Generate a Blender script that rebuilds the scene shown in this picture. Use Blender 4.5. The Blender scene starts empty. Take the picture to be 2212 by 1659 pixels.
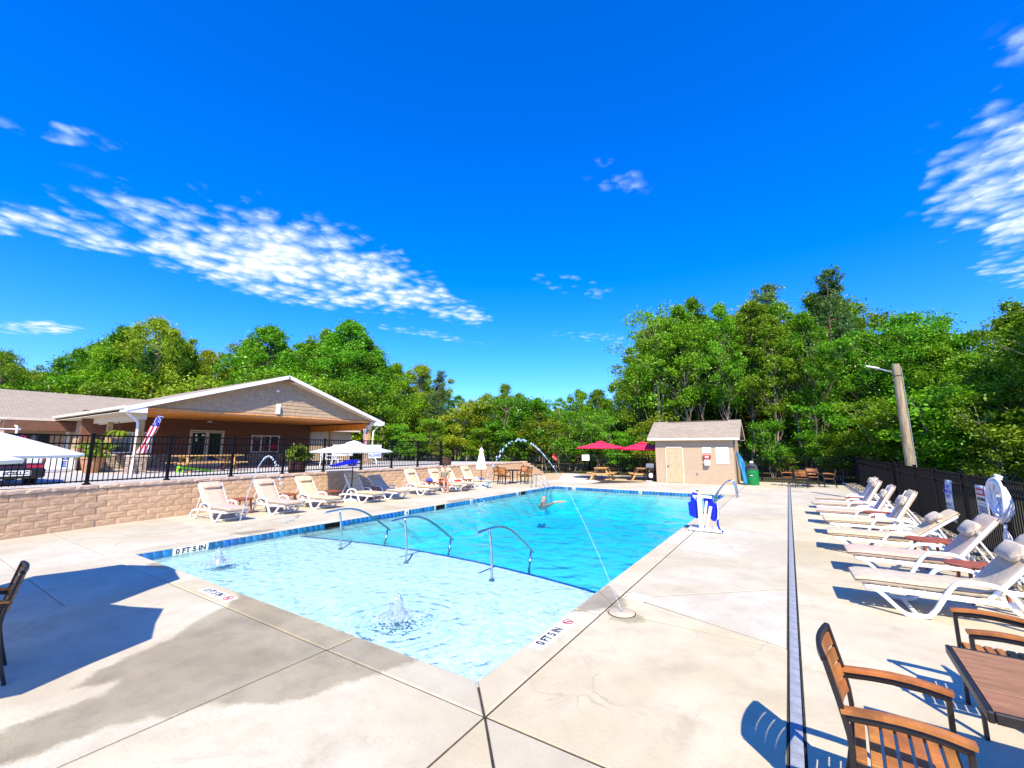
import bpy, bmesh, math, random
import numpy as np
from mathutils import Vector, Matrix, Euler
random.seed(7); np.random.seed(7)
R=math.radians
S=bpy.context.scene
COL=S.collection
# ---------------------------------------------------------------- camera
cam=bpy.data.objects.new('camera',bpy.data.cameras.new('camera')); COL.objects.link(cam)
cam.data.sensor_fit='HORIZONTAL'; cam.data.sensor_width=36.0
cam.data.lens=36.0*912.95/2212.0
cam.data.clip_start=0.05; cam.data.clip_end=3000
cam.location=(0,0,1.95)
cam.rotation_euler=(R(90+8.6),0,R(32.85))
S.camera=cam
# ---------------------------------------------------------------- light, sky, exposure
SUN=Vector((0.54,-0.81,1.0)).normalized()
SUN_EL=math.asin(SUN.z); SUN_AZ=math.atan2(SUN.x,SUN.y)
sun=bpy.data.objects.new('sun',bpy.data.lights.new('sun','SUN')); COL.objects.link(sun)
sun.data.energy=5.0; sun.data.angle=R(0.53); sun.data.color=(1.0,0.90,0.70)
sun.rotation_euler=SUN.to_track_quat('Z','Y').to_euler()
sun.location=(30,-50,60)
S.view_settings.view_transform='Standard'; S.view_settings.look='None'
S.view_settings.gamma=1.0; S.view_settings.exposure=0.80; S.view_settings.use_curve_mapping=False
cy=S.cycles
cy.max_bounces=10; cy.diffuse_bounces=3; cy.glossy_bounces=3; cy.transmission_bounces=6; cy.transparent_max_bounces=10
cy.caustics_reflective=False; cy.caustics_refractive=False
cy.use_denoising=True; cy.sample_clamp_indirect=6.0

class NT:
    """tiny node-tree helper"""
    def __init__(s,tree): s.t=tree; s.n=tree.nodes; s.l=tree.links
    def node(s,typ,**kw):
        n=s.n.new(typ)
        for k,v in kw.items():
            if k.startswith('i_'):
                key=k[2:]; key=int(key) if key.isdigit() else key.replace('_',' ')
                s.put(n.inputs[key],v)
            else: setattr(n,k,v)
        return n
    def put(s,inp,v):
        if isinstance(v,bpy.types.NodeSocket): s.l.new(v,inp)
        else: inp.default_value=v
    def m(s,op,a,b=None,c=None,clamp=False):
        n=s.n.new('ShaderNodeMath'); n.operation=op; n.use_clamp=clamp
        s.put(n.inputs[0],a)
        if b is not None: s.put(n.inputs[1],b)
        if c is not None: s.put(n.inputs[2],c)
        return n.outputs[0]
    def vm(s,op,a,b=None):
        n=s.n.new('ShaderNodeVectorMath'); n.operation=op
        s.put(n.inputs[0],a)
        if b is not None: s.put(n.inputs[1],b)
        return n.outputs['Value'] if op in('LENGTH','DOT_PRODUCT','DISTANCE') else n.outputs[0]
    def mix(s,f,a,b,bt='MIX'):
        n=s.n.new('ShaderNodeMix'); n.data_type='RGBA'; n.blend_type=bt
        s.put(n.inputs[0],f); s.put(n.inputs[6],a); s.put(n.inputs[7],b)
        return n.outputs[2]
    def noise(s,vec,scale,detail=3,rough=.55,dist=0):
        n=s.n.new('ShaderNodeTexNoise'); n.inputs['Scale'].default_value=scale
        n.inputs['Detail'].default_value=detail; n.inputs['Roughness'].default_value=rough; n.inputs['Distortion'].default_value=dist
        if vec is not None: s.l.new(vec,n.inputs['Vector'])
        return n.outputs['Fac']
    def ramp(s,f,stops):
        n=s.n.new('ShaderNodeValToRGB'); s.put(n.inputs[0],f)
        e=n.color_ramp.elements
        while len(e)<len(stops): e.new(.5)
        for k,(p,c) in enumerate(stops):
            e[k].position=p; e[k].color=c if len(c)==4 else (*c,1)
        return n.outputs[0]
    def mr(s,v,a,b,c=0.,d=1.,smooth=True):
        n=s.n.new('ShaderNodeMapRange'); n.interpolation_type='SMOOTHSTEP' if smooth else 'LINEAR'
        for k,x in enumerate((v,a,b,c,d)): s.put(n.inputs[k],x)
        return n.outputs[0]
def C4(c): return (c[0],c[1],c[2],1.0)

world=bpy.data.worlds.new('World'); S.world=world; world.use_nodes=True
w=NT(world.node_tree); w.n.clear()
tc=w.node('ShaderNodeTexCoord'); d=tc.outputs['Generated']
sky=w.node('ShaderNodeTexSky',sky_type='NISHITA',sun_disc=False,sun_elevation=SUN_EL,sun_rotation=SUN_AZ,air_density=1.0,dust_density=0.35,ozone_density=2.6,altitude=250)
hs=w.node('ShaderNodeHueSaturation',i_Saturation=1.2,i_Value=1.0,i_Hue=0.5); w.l.new(w.mix(1.0,sky.outputs[0],(0.80,0.96,1.60,1),'MULTIPLY'),hs.inputs['Color'])
# clouds: thin altocumulus on a flat layer, laid out on the plane direction.xy / direction.z
sp=w.node('ShaderNodeSeparateXYZ'); w.l.new(d,sp.inputs[0])
zz=w.m('MAXIMUM',sp.outputs[2],0.03)
px=w.m('DIVIDE',sp.outputs[0],zz); py=w.m('DIVIDE',sp.outputs[1],zz)
pv=w.node('ShaderNodeCombineXYZ'); w.put(pv.inputs[0],px); w.put(pv.inputs[1],py)
pv=pv.outputs[0]
CLOUD_PATCHES=[]
#           cx    cy   along-x along-y  half length, half width, amount
CLOUD_PATCHES=[(-2.27,1.28,0.22,0.97,0.95,0.68,1.0),(-1.98,2.05,-0.12,1.0,0.75,0.26,0.8),(-2.72,0.50,0.3,0.95,0.38,0.22,.8),(-2.95,0.2,.3,.95,.12,.16,.8),
  (-1.9,0.22,0.6,0.8,0.2,0.07,0.62),(-5.3,0.7,0.9,0.3,0.6,0.22,.8),(-0.46,1.42,.5,.85,.2,.10,.40),(-1.05,2.3,.3,.95,.4,.16,.38),(-2.6,2.7,.3,.95,.7,.15,.45),(-1.45,3.55,.6,.8,.5,.2,.5),
  (1.02,2.35,0.35,0.94,0.95,0.44,1.0),(1.4,3.4,0.5,0.86,0.8,0.4,.7),(0.62,1.45,0.3,0.95,0.25,0.12,0.6),
  (2.6,.6,.4,.9,1.3,.6,.9),(1.2,-2.6,.9,.4,1.3,.5,.9),(-1.2,-2.2,.7,.7,1.2,.5,.8),(-3.4,-1.2,.3,.9,1.0,.5,.8)]
mask=None
for cx,cy_,ax,ay,ra,rb,amt in CLOUD_PATCHES:
    L=math.hypot(ax,ay); ax/=L; ay/=L
    dx=w.m('SUBTRACT',px,cx); dy=w.m('SUBTRACT',py,cy_)
    u=w.m('DIVIDE',w.m('ADD',w.m('MULTIPLY',dx,ax),w.m('MULTIPLY',dy,ay)),ra)
    v=w.m('DIVIDE',w.m('SUBTRACT',w.m('MULTIPLY',dx,ay),w.m('MULTIPLY',dy,ax)),rb)
    r2=w.m('ADD',w.m('MULTIPLY',u,u),w.m('MULTIPLY',v,v))
    e=w.m('MULTIPLY',w.mr(r2,1.5,0.15),amt)
    mask=e if mask is None else w.m('MAXIMUM',mask,e)
n1=w.noise(pv,2.2,3,.6,0); n1.node.noise_dimensions='2D'
n2=w.noise(pv,9.0,3,.62,0); n2.node.noise_dimensions='2D'
wv=w.node('ShaderNodeCombineXYZ'); w.put(wv.inputs[0],w.m('ADD',px,w.m('MULTIPLY',n2,.09))); w.put(wv.inputs[1],w.m('ADD',py,w.m('MULTIPLY',n1,.12)))
vor=w.node('ShaderNodeTexVoronoi',i_Scale=10.5,i_Randomness=1.0,voronoi_dimensions='2D'); w.l.new(wv.outputs[0],vor.inputs['Vector'])
lump=w.m('SUBTRACT',0.62,vor.outputs['Distance'])          # round cells = altocumulus lumps
dens=w.m('ADD',w.m('MULTIPLY',mask,1.25),w.m('MULTIPLY',w.m('SUBTRACT',n1,.5),1.5))
dens=w.m('ADD',dens,w.m('MULTIPLY',lump,.85)); dens=w.m('ADD',dens,w.m('MULTIPLY',w.m('SUBTRACT',n2,.5),1.3))
cov=w.mr(dens,0.62,1.95)
cov=w.m('MULTIPLY',cov,w.mr(mask,0.02,.4)); cov=w.m('MULTIPLY',cov,w.mr(sp.outputs[2],0.06,0.2))
ccol=w.mix(w.mr(dens,1.0,2.0),C4((3.4,4.4,5.7)),C4((5.2,5.3,5.5)))
skycol=w.mix(w.m('MULTIPLY',cov,.93),hs.outputs[0],ccol)
world.cycles.sampling_method='MANUAL'; world.cycles.sample_map_resolution=256
bg=w.node('ShaderNodeBackground',i_Strength=0.132)
out=w.node('ShaderNodeOutputWorld'); w.l.new(skycol,bg.inputs[0]); w.l.new(bg.outputs[0],out.inputs[0])
# ---------------------------------------------------------------- helpers
def prop(o,label=None,cat=None,group=None,kind=None):
    if label: o['label']=label
    if cat: o['category']=cat
    if group: o['group']=group
    if kind: o['kind']=kind
    return o
def link(o,parent=None):
    COL.objects.link(o)
    if parent is not None: o.parent=parent
    return o
def thing(name,label,cat,loc=(0,0,0),rz=0.,group=None):
    o=bpy.data.objects.new(name,None); o.empty_display_size=.2; link(o)
    o.location=loc; o.rotation_euler=(0,0,rz)
    return prop(o,label,cat,group)
def obj(name,mesh,parent=None,loc=None,rz=None):
    o=bpy.data.objects.new(name,mesh); link(o,parent)
    if loc is not None: o.location=loc
    if rz is not None: o.rotation_euler=(0,0,rz) if not isinstance(rz,(tuple,list,Euler)) else rz
    return o
def copy_tree(o,parent=None):
    c=o.copy(); COL.objects.link(c); c.parent=parent
    for ch in o.children: copy_tree(ch,c)
    return c
class MB:
    """mesh collector"""
    def __init__(s): s.v=[]; s.f=[]
    def add(s,vs,fs,M=None):
        b=len(s.v)
        s.v+= [tuple(M@Vector(v)) for v in vs] if M is not None else [tuple(v) for v in vs]
        s.f+= [tuple(i+b for i in f) for f in fs]; return s
    def box(s,c,sz,M=None,rz=0.,bev=0.):
        x,y,z=sz[0]/2,sz[1]/2,sz[2]/2
        if bev>0:
            b=min(bev,x*.9,y*.9,z*.9); vs=[];idx={}
            for sx in(-1,1):
                for sy in(-1,1):
                    for sz_ in(-1,1):
                        for k in range(3):
                            p=[sx*(x-b),sy*(y-b),sz_*(z-b)]; p[k]=(sx*x,sy*y,sz_*z)[k]
                            idx[(sx,sy,sz_,k)]=len(vs); vs.append(p)
            fs=[]
            for k in range(3):
                for s_ in(-1,1):
                    a,b2=[(1,2),(2,0),(0,1)][k]
                    q=[]
                    for (i,j) in((-1,-1),(1,-1),(1,1),(-1,1)):
                        t=[0,0,0]; t[k]=s_; t[a]=i; t[b2]=j; q.append(idx[(*t,k)])
                    fs.append(q if s_>0 else q[::-1])
            for a,b2,c2 in((0,1,2),(1,2,0),(2,0,1)):   # edges along c2
                for i in(-1,1):
                    for j in(-1,1):
                        t=[0,0,0]; t[a]=i; t[b2]=j; q=[]
                        t[c2]=-1; q+= [idx[(*t,a)],idx[(*t,b2)]]
                        t[c2]=1; q+= [idx[(*t,b2)],idx[(*t,a)]]
                        fs.append(q if i*j>0 else q[::-1])
            for sx in(-1,1):
                for sy in(-1,1):
                    for sz_ in(-1,1):
                        q=[idx[(sx,sy,sz_,k)] for k in range(3)]
                        fs.append(q if sx*sy*sz_>0 else q[::-1])
        else:
            vs=[(-x,-y,-z),(x,-y,-z),(x,y,-z),(-x,y,-z),(-x,-y,z),(x,-y,z),(x,y,z),(-x,y,z)]
            fs=[(3,2,1,0),(4,5,6,7),(0,1,5,4),(1,2,6,5),(2,3,7,6),(3,0,4,7)]
        T=Matrix.Translation(c)@Matrix.Rotation(rz,4,'Z')
        return s.add(vs,fs,(M@T) if M is not None else T)
    def prism(s,poly,z0,z1,M=None):
        n=len(poly); a=sum(poly[i][0]*poly[(i+1)%n][1]-poly[(i+1)%n][0]*poly[i][1] for i in range(n))
        if a<0: poly=poly[::-1]
        vs=[(p[0],p[1],z0) for p in poly]+[(p[0],p[1],z1) for p in poly]
        fs=[tuple(range(n))[::-1],tuple(range(n,2*n))]+[(i,(i+1)%n,n+(i+1)%n,n+i) for i in range(n)]
        return s.add(vs,fs,M)
    def tube(s,pts,r,n=8,caps=True,flat=None,up=None,closed=False):
        """sweep; r number or list; flat=(a,b) makes a rectangular band section"""
        P=[Vector(p) for p in pts]; k=len(P); rs=r if isinstance(r,(list,tuple)) else [r]*k
        rings=[]; prev=None
        for i in range(k):
            if closed: t=P[(i+1)%k]-P[i-1]
            else: t=P[min(i+1,k-1)]-P[max(i-1,0)]
            t.normalize()
            if up is not None: u=Vector(up)
            elif prev is not None: u=prev
            else: u=Vector((0,0,1)) if abs(t.z)<.9 else Vector((1,0,0))
            u=u-t*u.dot(t)
            if u.length<1e-5: u=t.orthogonal()
            u.normalize(); vv=t.cross(u); prev=u
            if flat:
                a,b=flat[0]/2,flat[1]/2; c=.22
                pr=[(-a,-b+b*c),(-a+a*c,-b),(a-a*c,-b),(a,-b+b*c),(a,b-b*c),(a-a*c,b),(-a+a*c,b),(-a,b-b*c)]
                rings.append([P[i]+vv*x+u*y for x,y in pr])
            else: rings.append([P[i]+(u*math.cos(2*math.pi*j/n)+vv*math.sin(2*math.pi*j/n))*rs[i] for j in range(n)])
        n=len(rings[0]); vs=[v for q in rings for v in q]; fs=[]
        for i in range(k if closed else k-1):
            for j in range(n):
                a=i*n+j; b=i*n+(j+1)%n; i2=(i+1)%k
                fs.append((a,b,i2*n+(j+1)%n,i2*n+j))
        if caps and not closed: fs+= [tuple(range(n))[::-1],tuple((k-1)*n+j for j in range(n))]
        return s.add(vs,fs)
    def lathe(s,prof,n=20,M=None,cap=True):
        vs=[];fs=[]
        for r,z in prof:
            for j in range(n): vs.append((r*math.cos(2*math.pi*j/n),r*math.sin(2*math.pi*j/n),z))
        for i in range(len(prof)-1):
            for j in range(n): fs.append((i*n+j,i*n+(j+1)%n,(i+1)*n+(j+1)%n,(i+1)*n+j))
        if cap: fs+= [tuple(range(n))[::-1],tuple((len(prof)-1)*n+j for j in range(n))]
        return s.add(vs,fs,M)
    def ell(s,c,r,n=10,m=7,M=None):
        vs=[];fs=[]
        for i in range(m+1):
            th=math.pi*i/m
            for j in range(n): ph=2*math.pi*j/n; vs.append((c[0]+r[0]*math.sin(th)*math.cos(ph),c[1]+r[1]*math.sin(th)*math.sin(ph),c[2]-r[2]*math.cos(th)))
        for i in range(m):
            for j in range(n): fs.append((i*n+j,i*n+(j+1)%n,(i+1)*n+(j+1)%n,(i+1)*n+j))
        return s.add(vs,fs,M)
    def mesh(s,name,mat,smooth=False,auto=None):
        me=bpy.data.meshes.new(name); me.from_pydata(s.v,[],s.f)
        if mat: me.materials.append(mat)
        if smooth: me.shade_smooth()
        if auto is not None: me.shade_smooth(); me.set_sharp_from_angle(angle=R(auto))
        me.update(); return me
    def build(s,name,mat,parent=None,smooth=False,auto=None,loc=None,rz=None):
        return obj(name,s.mesh(name,mat,smooth,auto),parent,loc,rz)
def fast_mesh(name,V,F,mat,smooth=False):
    """V (n,3) array, F (m,k) array of equal-size faces"""
    me=bpy.data.meshes.new(name); V=np.asarray(V,dtype=np.float32); F=np.asarray(F,dtype=np.int32)
    me.vertices.add(len(V)); me.vertices.foreach_set('co',V.ravel())
    k=F.shape[1]; me.loops.add(F.size); me.loops.foreach_set('vertex_index',F.ravel())
    me.polygons.add(len(F)); me.polygons.foreach_set('loop_start',np.arange(len(F),dtype=np.int32)*k)
    if mat: me.materials.append(mat)
    me.update(calc_edges=True)
    if smooth: me.shade_smooth()
    return me
def bez(p0,p1,p2,p3,n):
    p0,p1,p2,p3=map(Vector,(p0,p1,p2,p3)); r=[]
    for i in range(n+1):
        t=i/n; r.append(p0*(1-t)**3+p1*3*t*(1-t)**2+p2*3*t*t*(1-t)+p3*t**3)
    return r
def smooth_path(pts,it=2):
    P=[Vector(p) for p in pts]
    for _ in range(it):
        Q=[P[0]]
        for a,b in zip(P[:-1],P[1:]): Q+=[a*.75+b*.25,a*.25+b*.75]
        Q.append(P[-1]); P=Q
    return P
FONT_CACHE={}
def text(name,body,size,mat,parent,M,depth=.001,bold=0.0,sx=1.0,align='CENTER'):
    """flat lettering as a mesh; M places its XY plane"""
    cu=bpy.data.curves.new(name,'FONT'); cu.body=body; cu.size=size; cu.align_x=align; cu.align_y='CENTER'; cu.extrude=depth; cu.offset=bold; cu.resolution_u=3
    t=bpy.data.objects.new(name+'_tmp',cu); COL.objects.link(t)
    dg=bpy.context.evaluated_depsgraph_get(); me=bpy.data.meshes.new_from_object(t.evaluated_get(dg)); me.name=name
    bpy.data.objects.remove(t); bpy.data.curves.remove(cu)
    me.transform(M@Matrix.Scale(sx,4,(1,0,0))); me.materials.clear(); me.materials.append(mat)
    return obj(name,me,parent)
# ---------------------------------------------------------------- materials
MT={}
def mat(name,col,rough=.6,var=.12,scale=6.,bump=0.,bscale=None,metal=0.,col2=None,spec=.4,rnd=0.,coords='Object',stretch=None,sheen=0.,trans=0.,detail=4):
    m=bpy.data.materials.new(name); m.use_nodes=True; t=NT(m.node_tree); b=t.n['Principled BSDF']
    tc=t.node('ShaderNodeTexCoord'); v=tc.outputs['Object']
    if coords=='World': v=t.node('ShaderNodeNewGeometry').outputs['Position']
    if stretch:
        mp=t.node('ShaderNodeMapping'); mp.inputs['Scale'].default_value=stretch; t.l.new(v,mp.inputs[0]); v=mp.outputs[0]
    n=t.noise(v,scale,detail,.6)
    c2=col2 or tuple(max(0,x*(1-var*1.6)) for x in col); c1=col if col2 else tuple(min(1,x*(1+var*.6)) for x in col)
    c=t.mix(t.mr(n,.3,.7),C4(c2),C4(c1))
    if rnd>0:
        oi=t.node('ShaderNodeObjectInfo'); h=t.node('ShaderNodeHueSaturation'); t.l.new(c,h.inputs['Color'])
        t.put(h.inputs['Value'],t.mr(oi.outputs['Random'],0,1,1-rnd,1+rnd,False))
        r2=t.m('FRACT',t.m('MULTIPLY',oi.outputs['Random'],7.31)); t.put(h.inputs['Hue'],t.mr(r2,0,1,.5-rnd*.06,.5+rnd*.06,False)); c=h.outputs[0]
    t.l.new(c,b.inputs['Base Color']); b.inputs['Roughness'].default_value=rough; b.inputs['Metallic'].default_value=metal
    b.inputs['Specular IOR Level'].default_value=spec
    if sheen: b.inputs['Sheen Weight'].default_value=sheen
    if bump>0:
        bn=t.noise(v,bscale or scale*4,5,.65); bp=t.node('ShaderNodeBump',i_Strength=bump,i_Distance=.02); t.l.new(bn,bp.inputs['Height']); t.l.new(bp.outputs[0],b.inputs['Normal'])
    MT[name]=m; return m
M_=MT.__getitem__
mat('white_plastic',(.82,.82,.80),.38,.05,9,rnd=.02)
mat('cushion_beige',(.62,.465,.28),.9,.10,14,.25,160,rnd=.05,sheen=.2)
mat('cushion_rose',(.56,.41,.29),.9,.10,14,.25,160,rnd=.05,sheen=.2)
mat('cushion_tan',(.56,.45,.30),.9,.10,14,.25,160,rnd=.05,sheen=.2)
mat('piping_dark',(.10,.07,.05),.8)
mat('black_metal',(.004,.004,.005),.55,.2,20,spec=.12)
mat('black_frame',(.018,.014,.013),.45,.2,20)
mat('teak_slat',(.40,.155,.035),.5,.28,5,.15,60,rnd=.12,stretch=(1,1,1))
mat('brown_slat',(.33,.16,.075),.55,.2,6,.2,80,rnd=.06,stretch=(1,14,1))
mat('table_red',(.30,.075,.035),.55,.2,7,rnd=.1)
mat('steel',(.55,.57,.60),.16,.1,8,metal=1.)
mat('umbrella_white',(.86,.85,.82),.8,.03,4)
mat('umbrella_red',(.80,.020,.075),.75,.08,4)
mat('blue_plastic',(.004,.02,.55),.35,.1,8)
mat('white_paint',(.80,.79,.76),.5,.04,6)
mat('cream_paint',(.66,.56,.40),.6,.06,5)
mat('black_print',(.01,.01,.012),.6); mat('red_print',(.55,.01,.02),.6); mat('blue_print',(.01,.10,.62),.6); mat('grey_print',(.28,.33,.40),.7)
mat('wood_new',(.56,.33,.12),.65,.25,3,.15,30,rnd=.12,stretch=(1,1,6))
mat('wood_post',(.52,.34,.13),.7,.25,4,.2,30,stretch=(6,6,1))
mat('ceiling_wood',(.86,.34,.05),.6,.2,2,.1,20,stretch=(6,1,1))
mat('dark_wood',(.09,.035,.02),.7,.25,5,.2,30,rnd=.1)
mat('skin',(.55,.27,.17),.5,.08,12,spec=.35)
# ---------------------------------------------------------------- pool and deck
PX0,PX1,PY0,PY1=-10.45,-2.36,3.12,20.25   # water rectangle
WZ=-0.115; SHELF=-0.25; DEEP=-1.35
def shelf_y(x):                            # arched end of the shallow shelf
    u=(x-(PX0+PX1)/2)/((PX1-PX0)/2); return 6.42+0.52*(1-u*u)
def plaster():
    m=bpy.data.materials.new('pool_plaster'); m.use_nodes=True; t=NT(m.node_tree); b=t.n['Principled BSDF']
    g=t.node('ShaderNodeNewGeometry'); n=t.noise(g.outputs['Position'],2.2,4,.6); n2=t.noise(g.outputs['Position'],40,3,.6)
    c=t.mix(t.mr(n,.3,.7),C4((.78,.82,.82)),C4((.86,.88,.88))); c=t.mix(t.m('MULTIPLY',n2,.12),c,C4((.45,.6,.65)))
    t.l.new(c,b.inputs['Base Color']); b.inputs['Roughness'].default_value=.6; return m
MT['plaster']=plaster()
def basin():
    mb=MB(); N=24
    xs=[PX0+(PX1-PX0)*i/N for i in range(N+1)]
    # shelf floor, riser, deep floor
    a=[(x,PY0,SHELF) for x in xs]; b=[(x,shelf_y(x),SHELF) for x in xs]; c=[(x,shelf_y(x)+.02,DEEP+.25) for x in xs]; d=[(x,8.6,DEEP+.22) for x in xs]; e=[(x,PY1,DEEP) for x in xs]
    vs=a+b+c+d+e; fs=[]
    for r in range(4):
        for i in range(N): fs.append((r*(N+1)+i,r*(N+1)+i+1,(r+1)*(N+1)+i+1,(r+1)*(N+1)+i))
    mb.add(vs,fs)
    T=-.03
    mb.add([(PX0,PY0,T),(PX0,PY1,T),(PX0,PY1,DEEP-.1),(PX0,PY0,DEEP-.1)],[(0,1,2,3)])
    mb.add([(PX1,PY0,T),(PX1,PY1,T),(PX1,PY1,DEEP-.1),(PX1,PY0,DEEP-.1)],[(3,2,1,0)])
    mb.add([(PX0,PY1,T),(PX1,PY1,T),(PX1,PY1,DEEP-.1),(PX0,PY1,DEEP-.1)],[(3,2,1,0)])
    mb.add([(PX0,PY0,T),(PX1,PY0,T),(PX1,PY0,DEEP-.1),(PX0,PY0,DEEP-.1)],[(0,1,2,3)])
    o=mb.build('pool_basin',M_('plaster')); prop(o,'pale blue plaster basin of the swimming pool','pool',kind='structure'); return o
BASIN=basin()
# water: real wave relief, tinted by the depth of water behind the surface
def wave_height(X,Y):
    rng=np.random.RandomState(3); H=np.zeros_like(X)
    for k in range(60):
        lam=rng.uniform(.13,1.0); ang=rng.normal(0.25,0.75)+math.pi*(rng.rand()<.25); ph=rng.uniform(0,6.28)
        kx,ky=math.cos(ang+1.35),math.sin(ang+1.35)
        H+=lam**1.05*.0030*np.sin((X*kx+Y*ky)*2*math.pi/lam+ph+1.1*np.sin(X*.9*ky-Y*.7*kx+ph))
    deep=np.clip((Y-5.8)/2.2,0,1); H*=.28+.72*deep*deep*(3-2*deep)
    for k in range(26):
        lam=rng.uniform(.10,.26); ang=rng.uniform(0,6.28); H+=lam*.0030*(1-.5*deep)*np.sin((X*math.cos(ang)+Y*math.sin(ang))*2*math.pi/lam+rng.uniform(0,6.28)+1.3*np.sin(X*2.1*math.sin(ang)-Y*1.7*math.cos(ang)))
    for bx,by,amp in BUB:
        r=np.hypot(X-bx,Y-by); H+=amp*np.sin(r*2*math.pi/.17)*np.exp(-r*1.15)*(r>.12)+amp*.6*np.sin(r*2*math.pi/.31+1)*np.exp(-r*.7)
    return H
BUB=[(-4.25,3.95,.0075),(-8.9,3.9,.006),(-8.55,5.0,.004)]
def water():
    m=bpy.data.materials.new('water'); m.use_nodes=True; t=NT(m.node_tree); t.n.clear()
    out=t.node('ShaderNodeOutputMaterial'); g=t.node('ShaderNodeNewGeometry')
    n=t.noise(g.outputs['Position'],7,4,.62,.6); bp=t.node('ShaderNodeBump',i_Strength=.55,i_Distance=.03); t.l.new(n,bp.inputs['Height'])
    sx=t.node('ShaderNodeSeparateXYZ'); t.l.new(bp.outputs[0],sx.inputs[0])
    slope=t.m('SQRT',t.m('SUBTRACT',1.0001,t.m('MULTIPLY',sx.outputs[2],sx.outputs[2])))     # slope drives a darker tint, painting caustic-like light on water and floor
    caustic_tint=t.mix(t.mr(slope,.03,.24),C4((1,1,1)),C4((.66,.84,.92)))
    tr=t.node('ShaderNodeBsdfTransparent'); t.l.new(caustic_tint,tr.inputs[0]); gl=t.node('ShaderNodeBsdfGlossy',i_Roughness=.05)
    fr=t.node('ShaderNodeFresnel',i_IOR=1.24)
    for q in (gl,fr): t.l.new(bp.outputs[0],q.inputs['Normal'])
    mx=t.node('ShaderNodeMixShader'); t.l.new(fr.outputs[0],mx.inputs[0]); t.l.new(tr.outputs[0],mx.inputs[1]); t.l.new(gl.outputs[0],mx.inputs[2]); t.l.new(mx.outputs[0],out.inputs[0])
    va=t.node('ShaderNodeVolumeAbsorption',i_Color=(.0,.90,.97,1),i_Density=.52); t.l.new(va.outputs[0],out.inputs['Volume'])
    return m
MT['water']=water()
def water_mesh():
    nx,ny=330,560
    xs=np.linspace(PX0-.02,PX1+.02,nx); t=np.linspace(0,1,ny); ys=PY0-.02+(PY1-PY0+.04)*(t**1.35)
    X,Y=np.meshgrid(xs,ys,indexing='ij'); Hh=wave_height(X,Y)
    V=np.stack([X,Y,WZ+Hh],-1).reshape(-1,3); idx=np.arange(nx*ny).reshape(nx,ny)
    F=np.stack([idx[:-1,:-1],idx[1:,:-1],idx[1:,1:],idx[:-1,1:]],-1).reshape(-1,4)
    ring=np.concatenate([idx[:,0],idx[-1,1:],idx[-2::-1,-1],idx[0,-2:0:-1]])
    B=V[ring].copy(); B[:,2]=DEEP-.3; nb=len(ring); base=len(V)
    V=np.concatenate([V,B]); r2=np.arange(nb)+base
    F2=np.stack([np.roll(ring,-1),ring,r2,np.roll(r2,-1)],-1)
    cz=np.array([[(PX0+PX1)/2,(PY0+PY1)/2,DEEP-.3]]); V=np.concatenate([V,cz]); ci=len(V)-1
    F3=np.stack([np.roll(r2,-1),r2,np.full(nb,ci)],-1)
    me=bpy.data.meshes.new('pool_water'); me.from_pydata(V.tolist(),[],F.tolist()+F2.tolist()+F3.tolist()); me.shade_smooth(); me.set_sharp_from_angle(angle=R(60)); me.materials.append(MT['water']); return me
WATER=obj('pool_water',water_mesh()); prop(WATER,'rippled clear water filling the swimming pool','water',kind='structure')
# ---------------------------------------------------------------- concrete deck: slabs with open joints over a dark bed
WET=[[(-6.6,3.14),(-6.22,3.0),(-6.04,2.76),(-5.82,2.36),(-5.54,2.05),(-5.44,1.73),(-5.3,1.42),(-5.15,1.3),(-5.08,1.22),(-5.02,1.32),(-4.91,1.48),(-4.77,1.36),(-4.8,1.07),(-4.78,.81),(-4.8,.4),(-4.3,.45),(-4.23,.78),(-4.18,1.22),(-4.08,1.44),(-3.96,1.51),(-3.9,1.72),(-3.73,1.85),(-3.48,1.99),(-3.34,2.21),(-3.29,2.44),(-3.16,2.72),(-3.08,3.05),(-3.0,3.14)],
     [(-2.36,4.93),(-2.38,5.78),(-2.33,6.15),(-2.1,5.89),(-1.93,5.73),(-1.84,5.47),(-1.9,5.32),(-2.01,5.3),(-2.09,5.2),(-2.25,5.04)],
     [(-1.98,5.16),(-1.87,4.99),(-1.73,4.97),(-1.50,5.1),(-1.6,5.31),(-1.8,5.3)],
     [(-11.1,4.99),(-10.93,5.2),(-10.8,5.65),(-10.6,6.0),(-10.46,5.6),(-10.44,5.05)],
     [(-9.3,3.14),(-9.35,2.95),(-9.0,2.9),(-8.7,3.0),(-8.6,3.14)],
     [(-10.9,12.2),(-10.44,12.0),(-10.44,13.6),(-10.75,13.3)]]
def wet_sd(x,y):
    """signed distance to the nearest wet patch, positive inside"""
    best=-9.
    for P in WET:
        n=len(P); ins=False; dm=9.
        for i in range(n):
            x0,y0=P[i]; x1,y1=P[(i+1)%n]
            if (y0>y)!=(y1>y) and x<(x1-x0)*(y-y0)/(y1-y0)+x0: ins=not ins
            dx,dy=x1-x0,y1-y0; t=max(0,min(1,((x-x0)*dx+(y-y0)*dy)/(dx*dx+dy*dy)))
            dm=min(dm,math.hypot(x-x0-t*dx,y-y0-t*dy))
        best=max(best,dm if ins else -dm)
    return best
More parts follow.
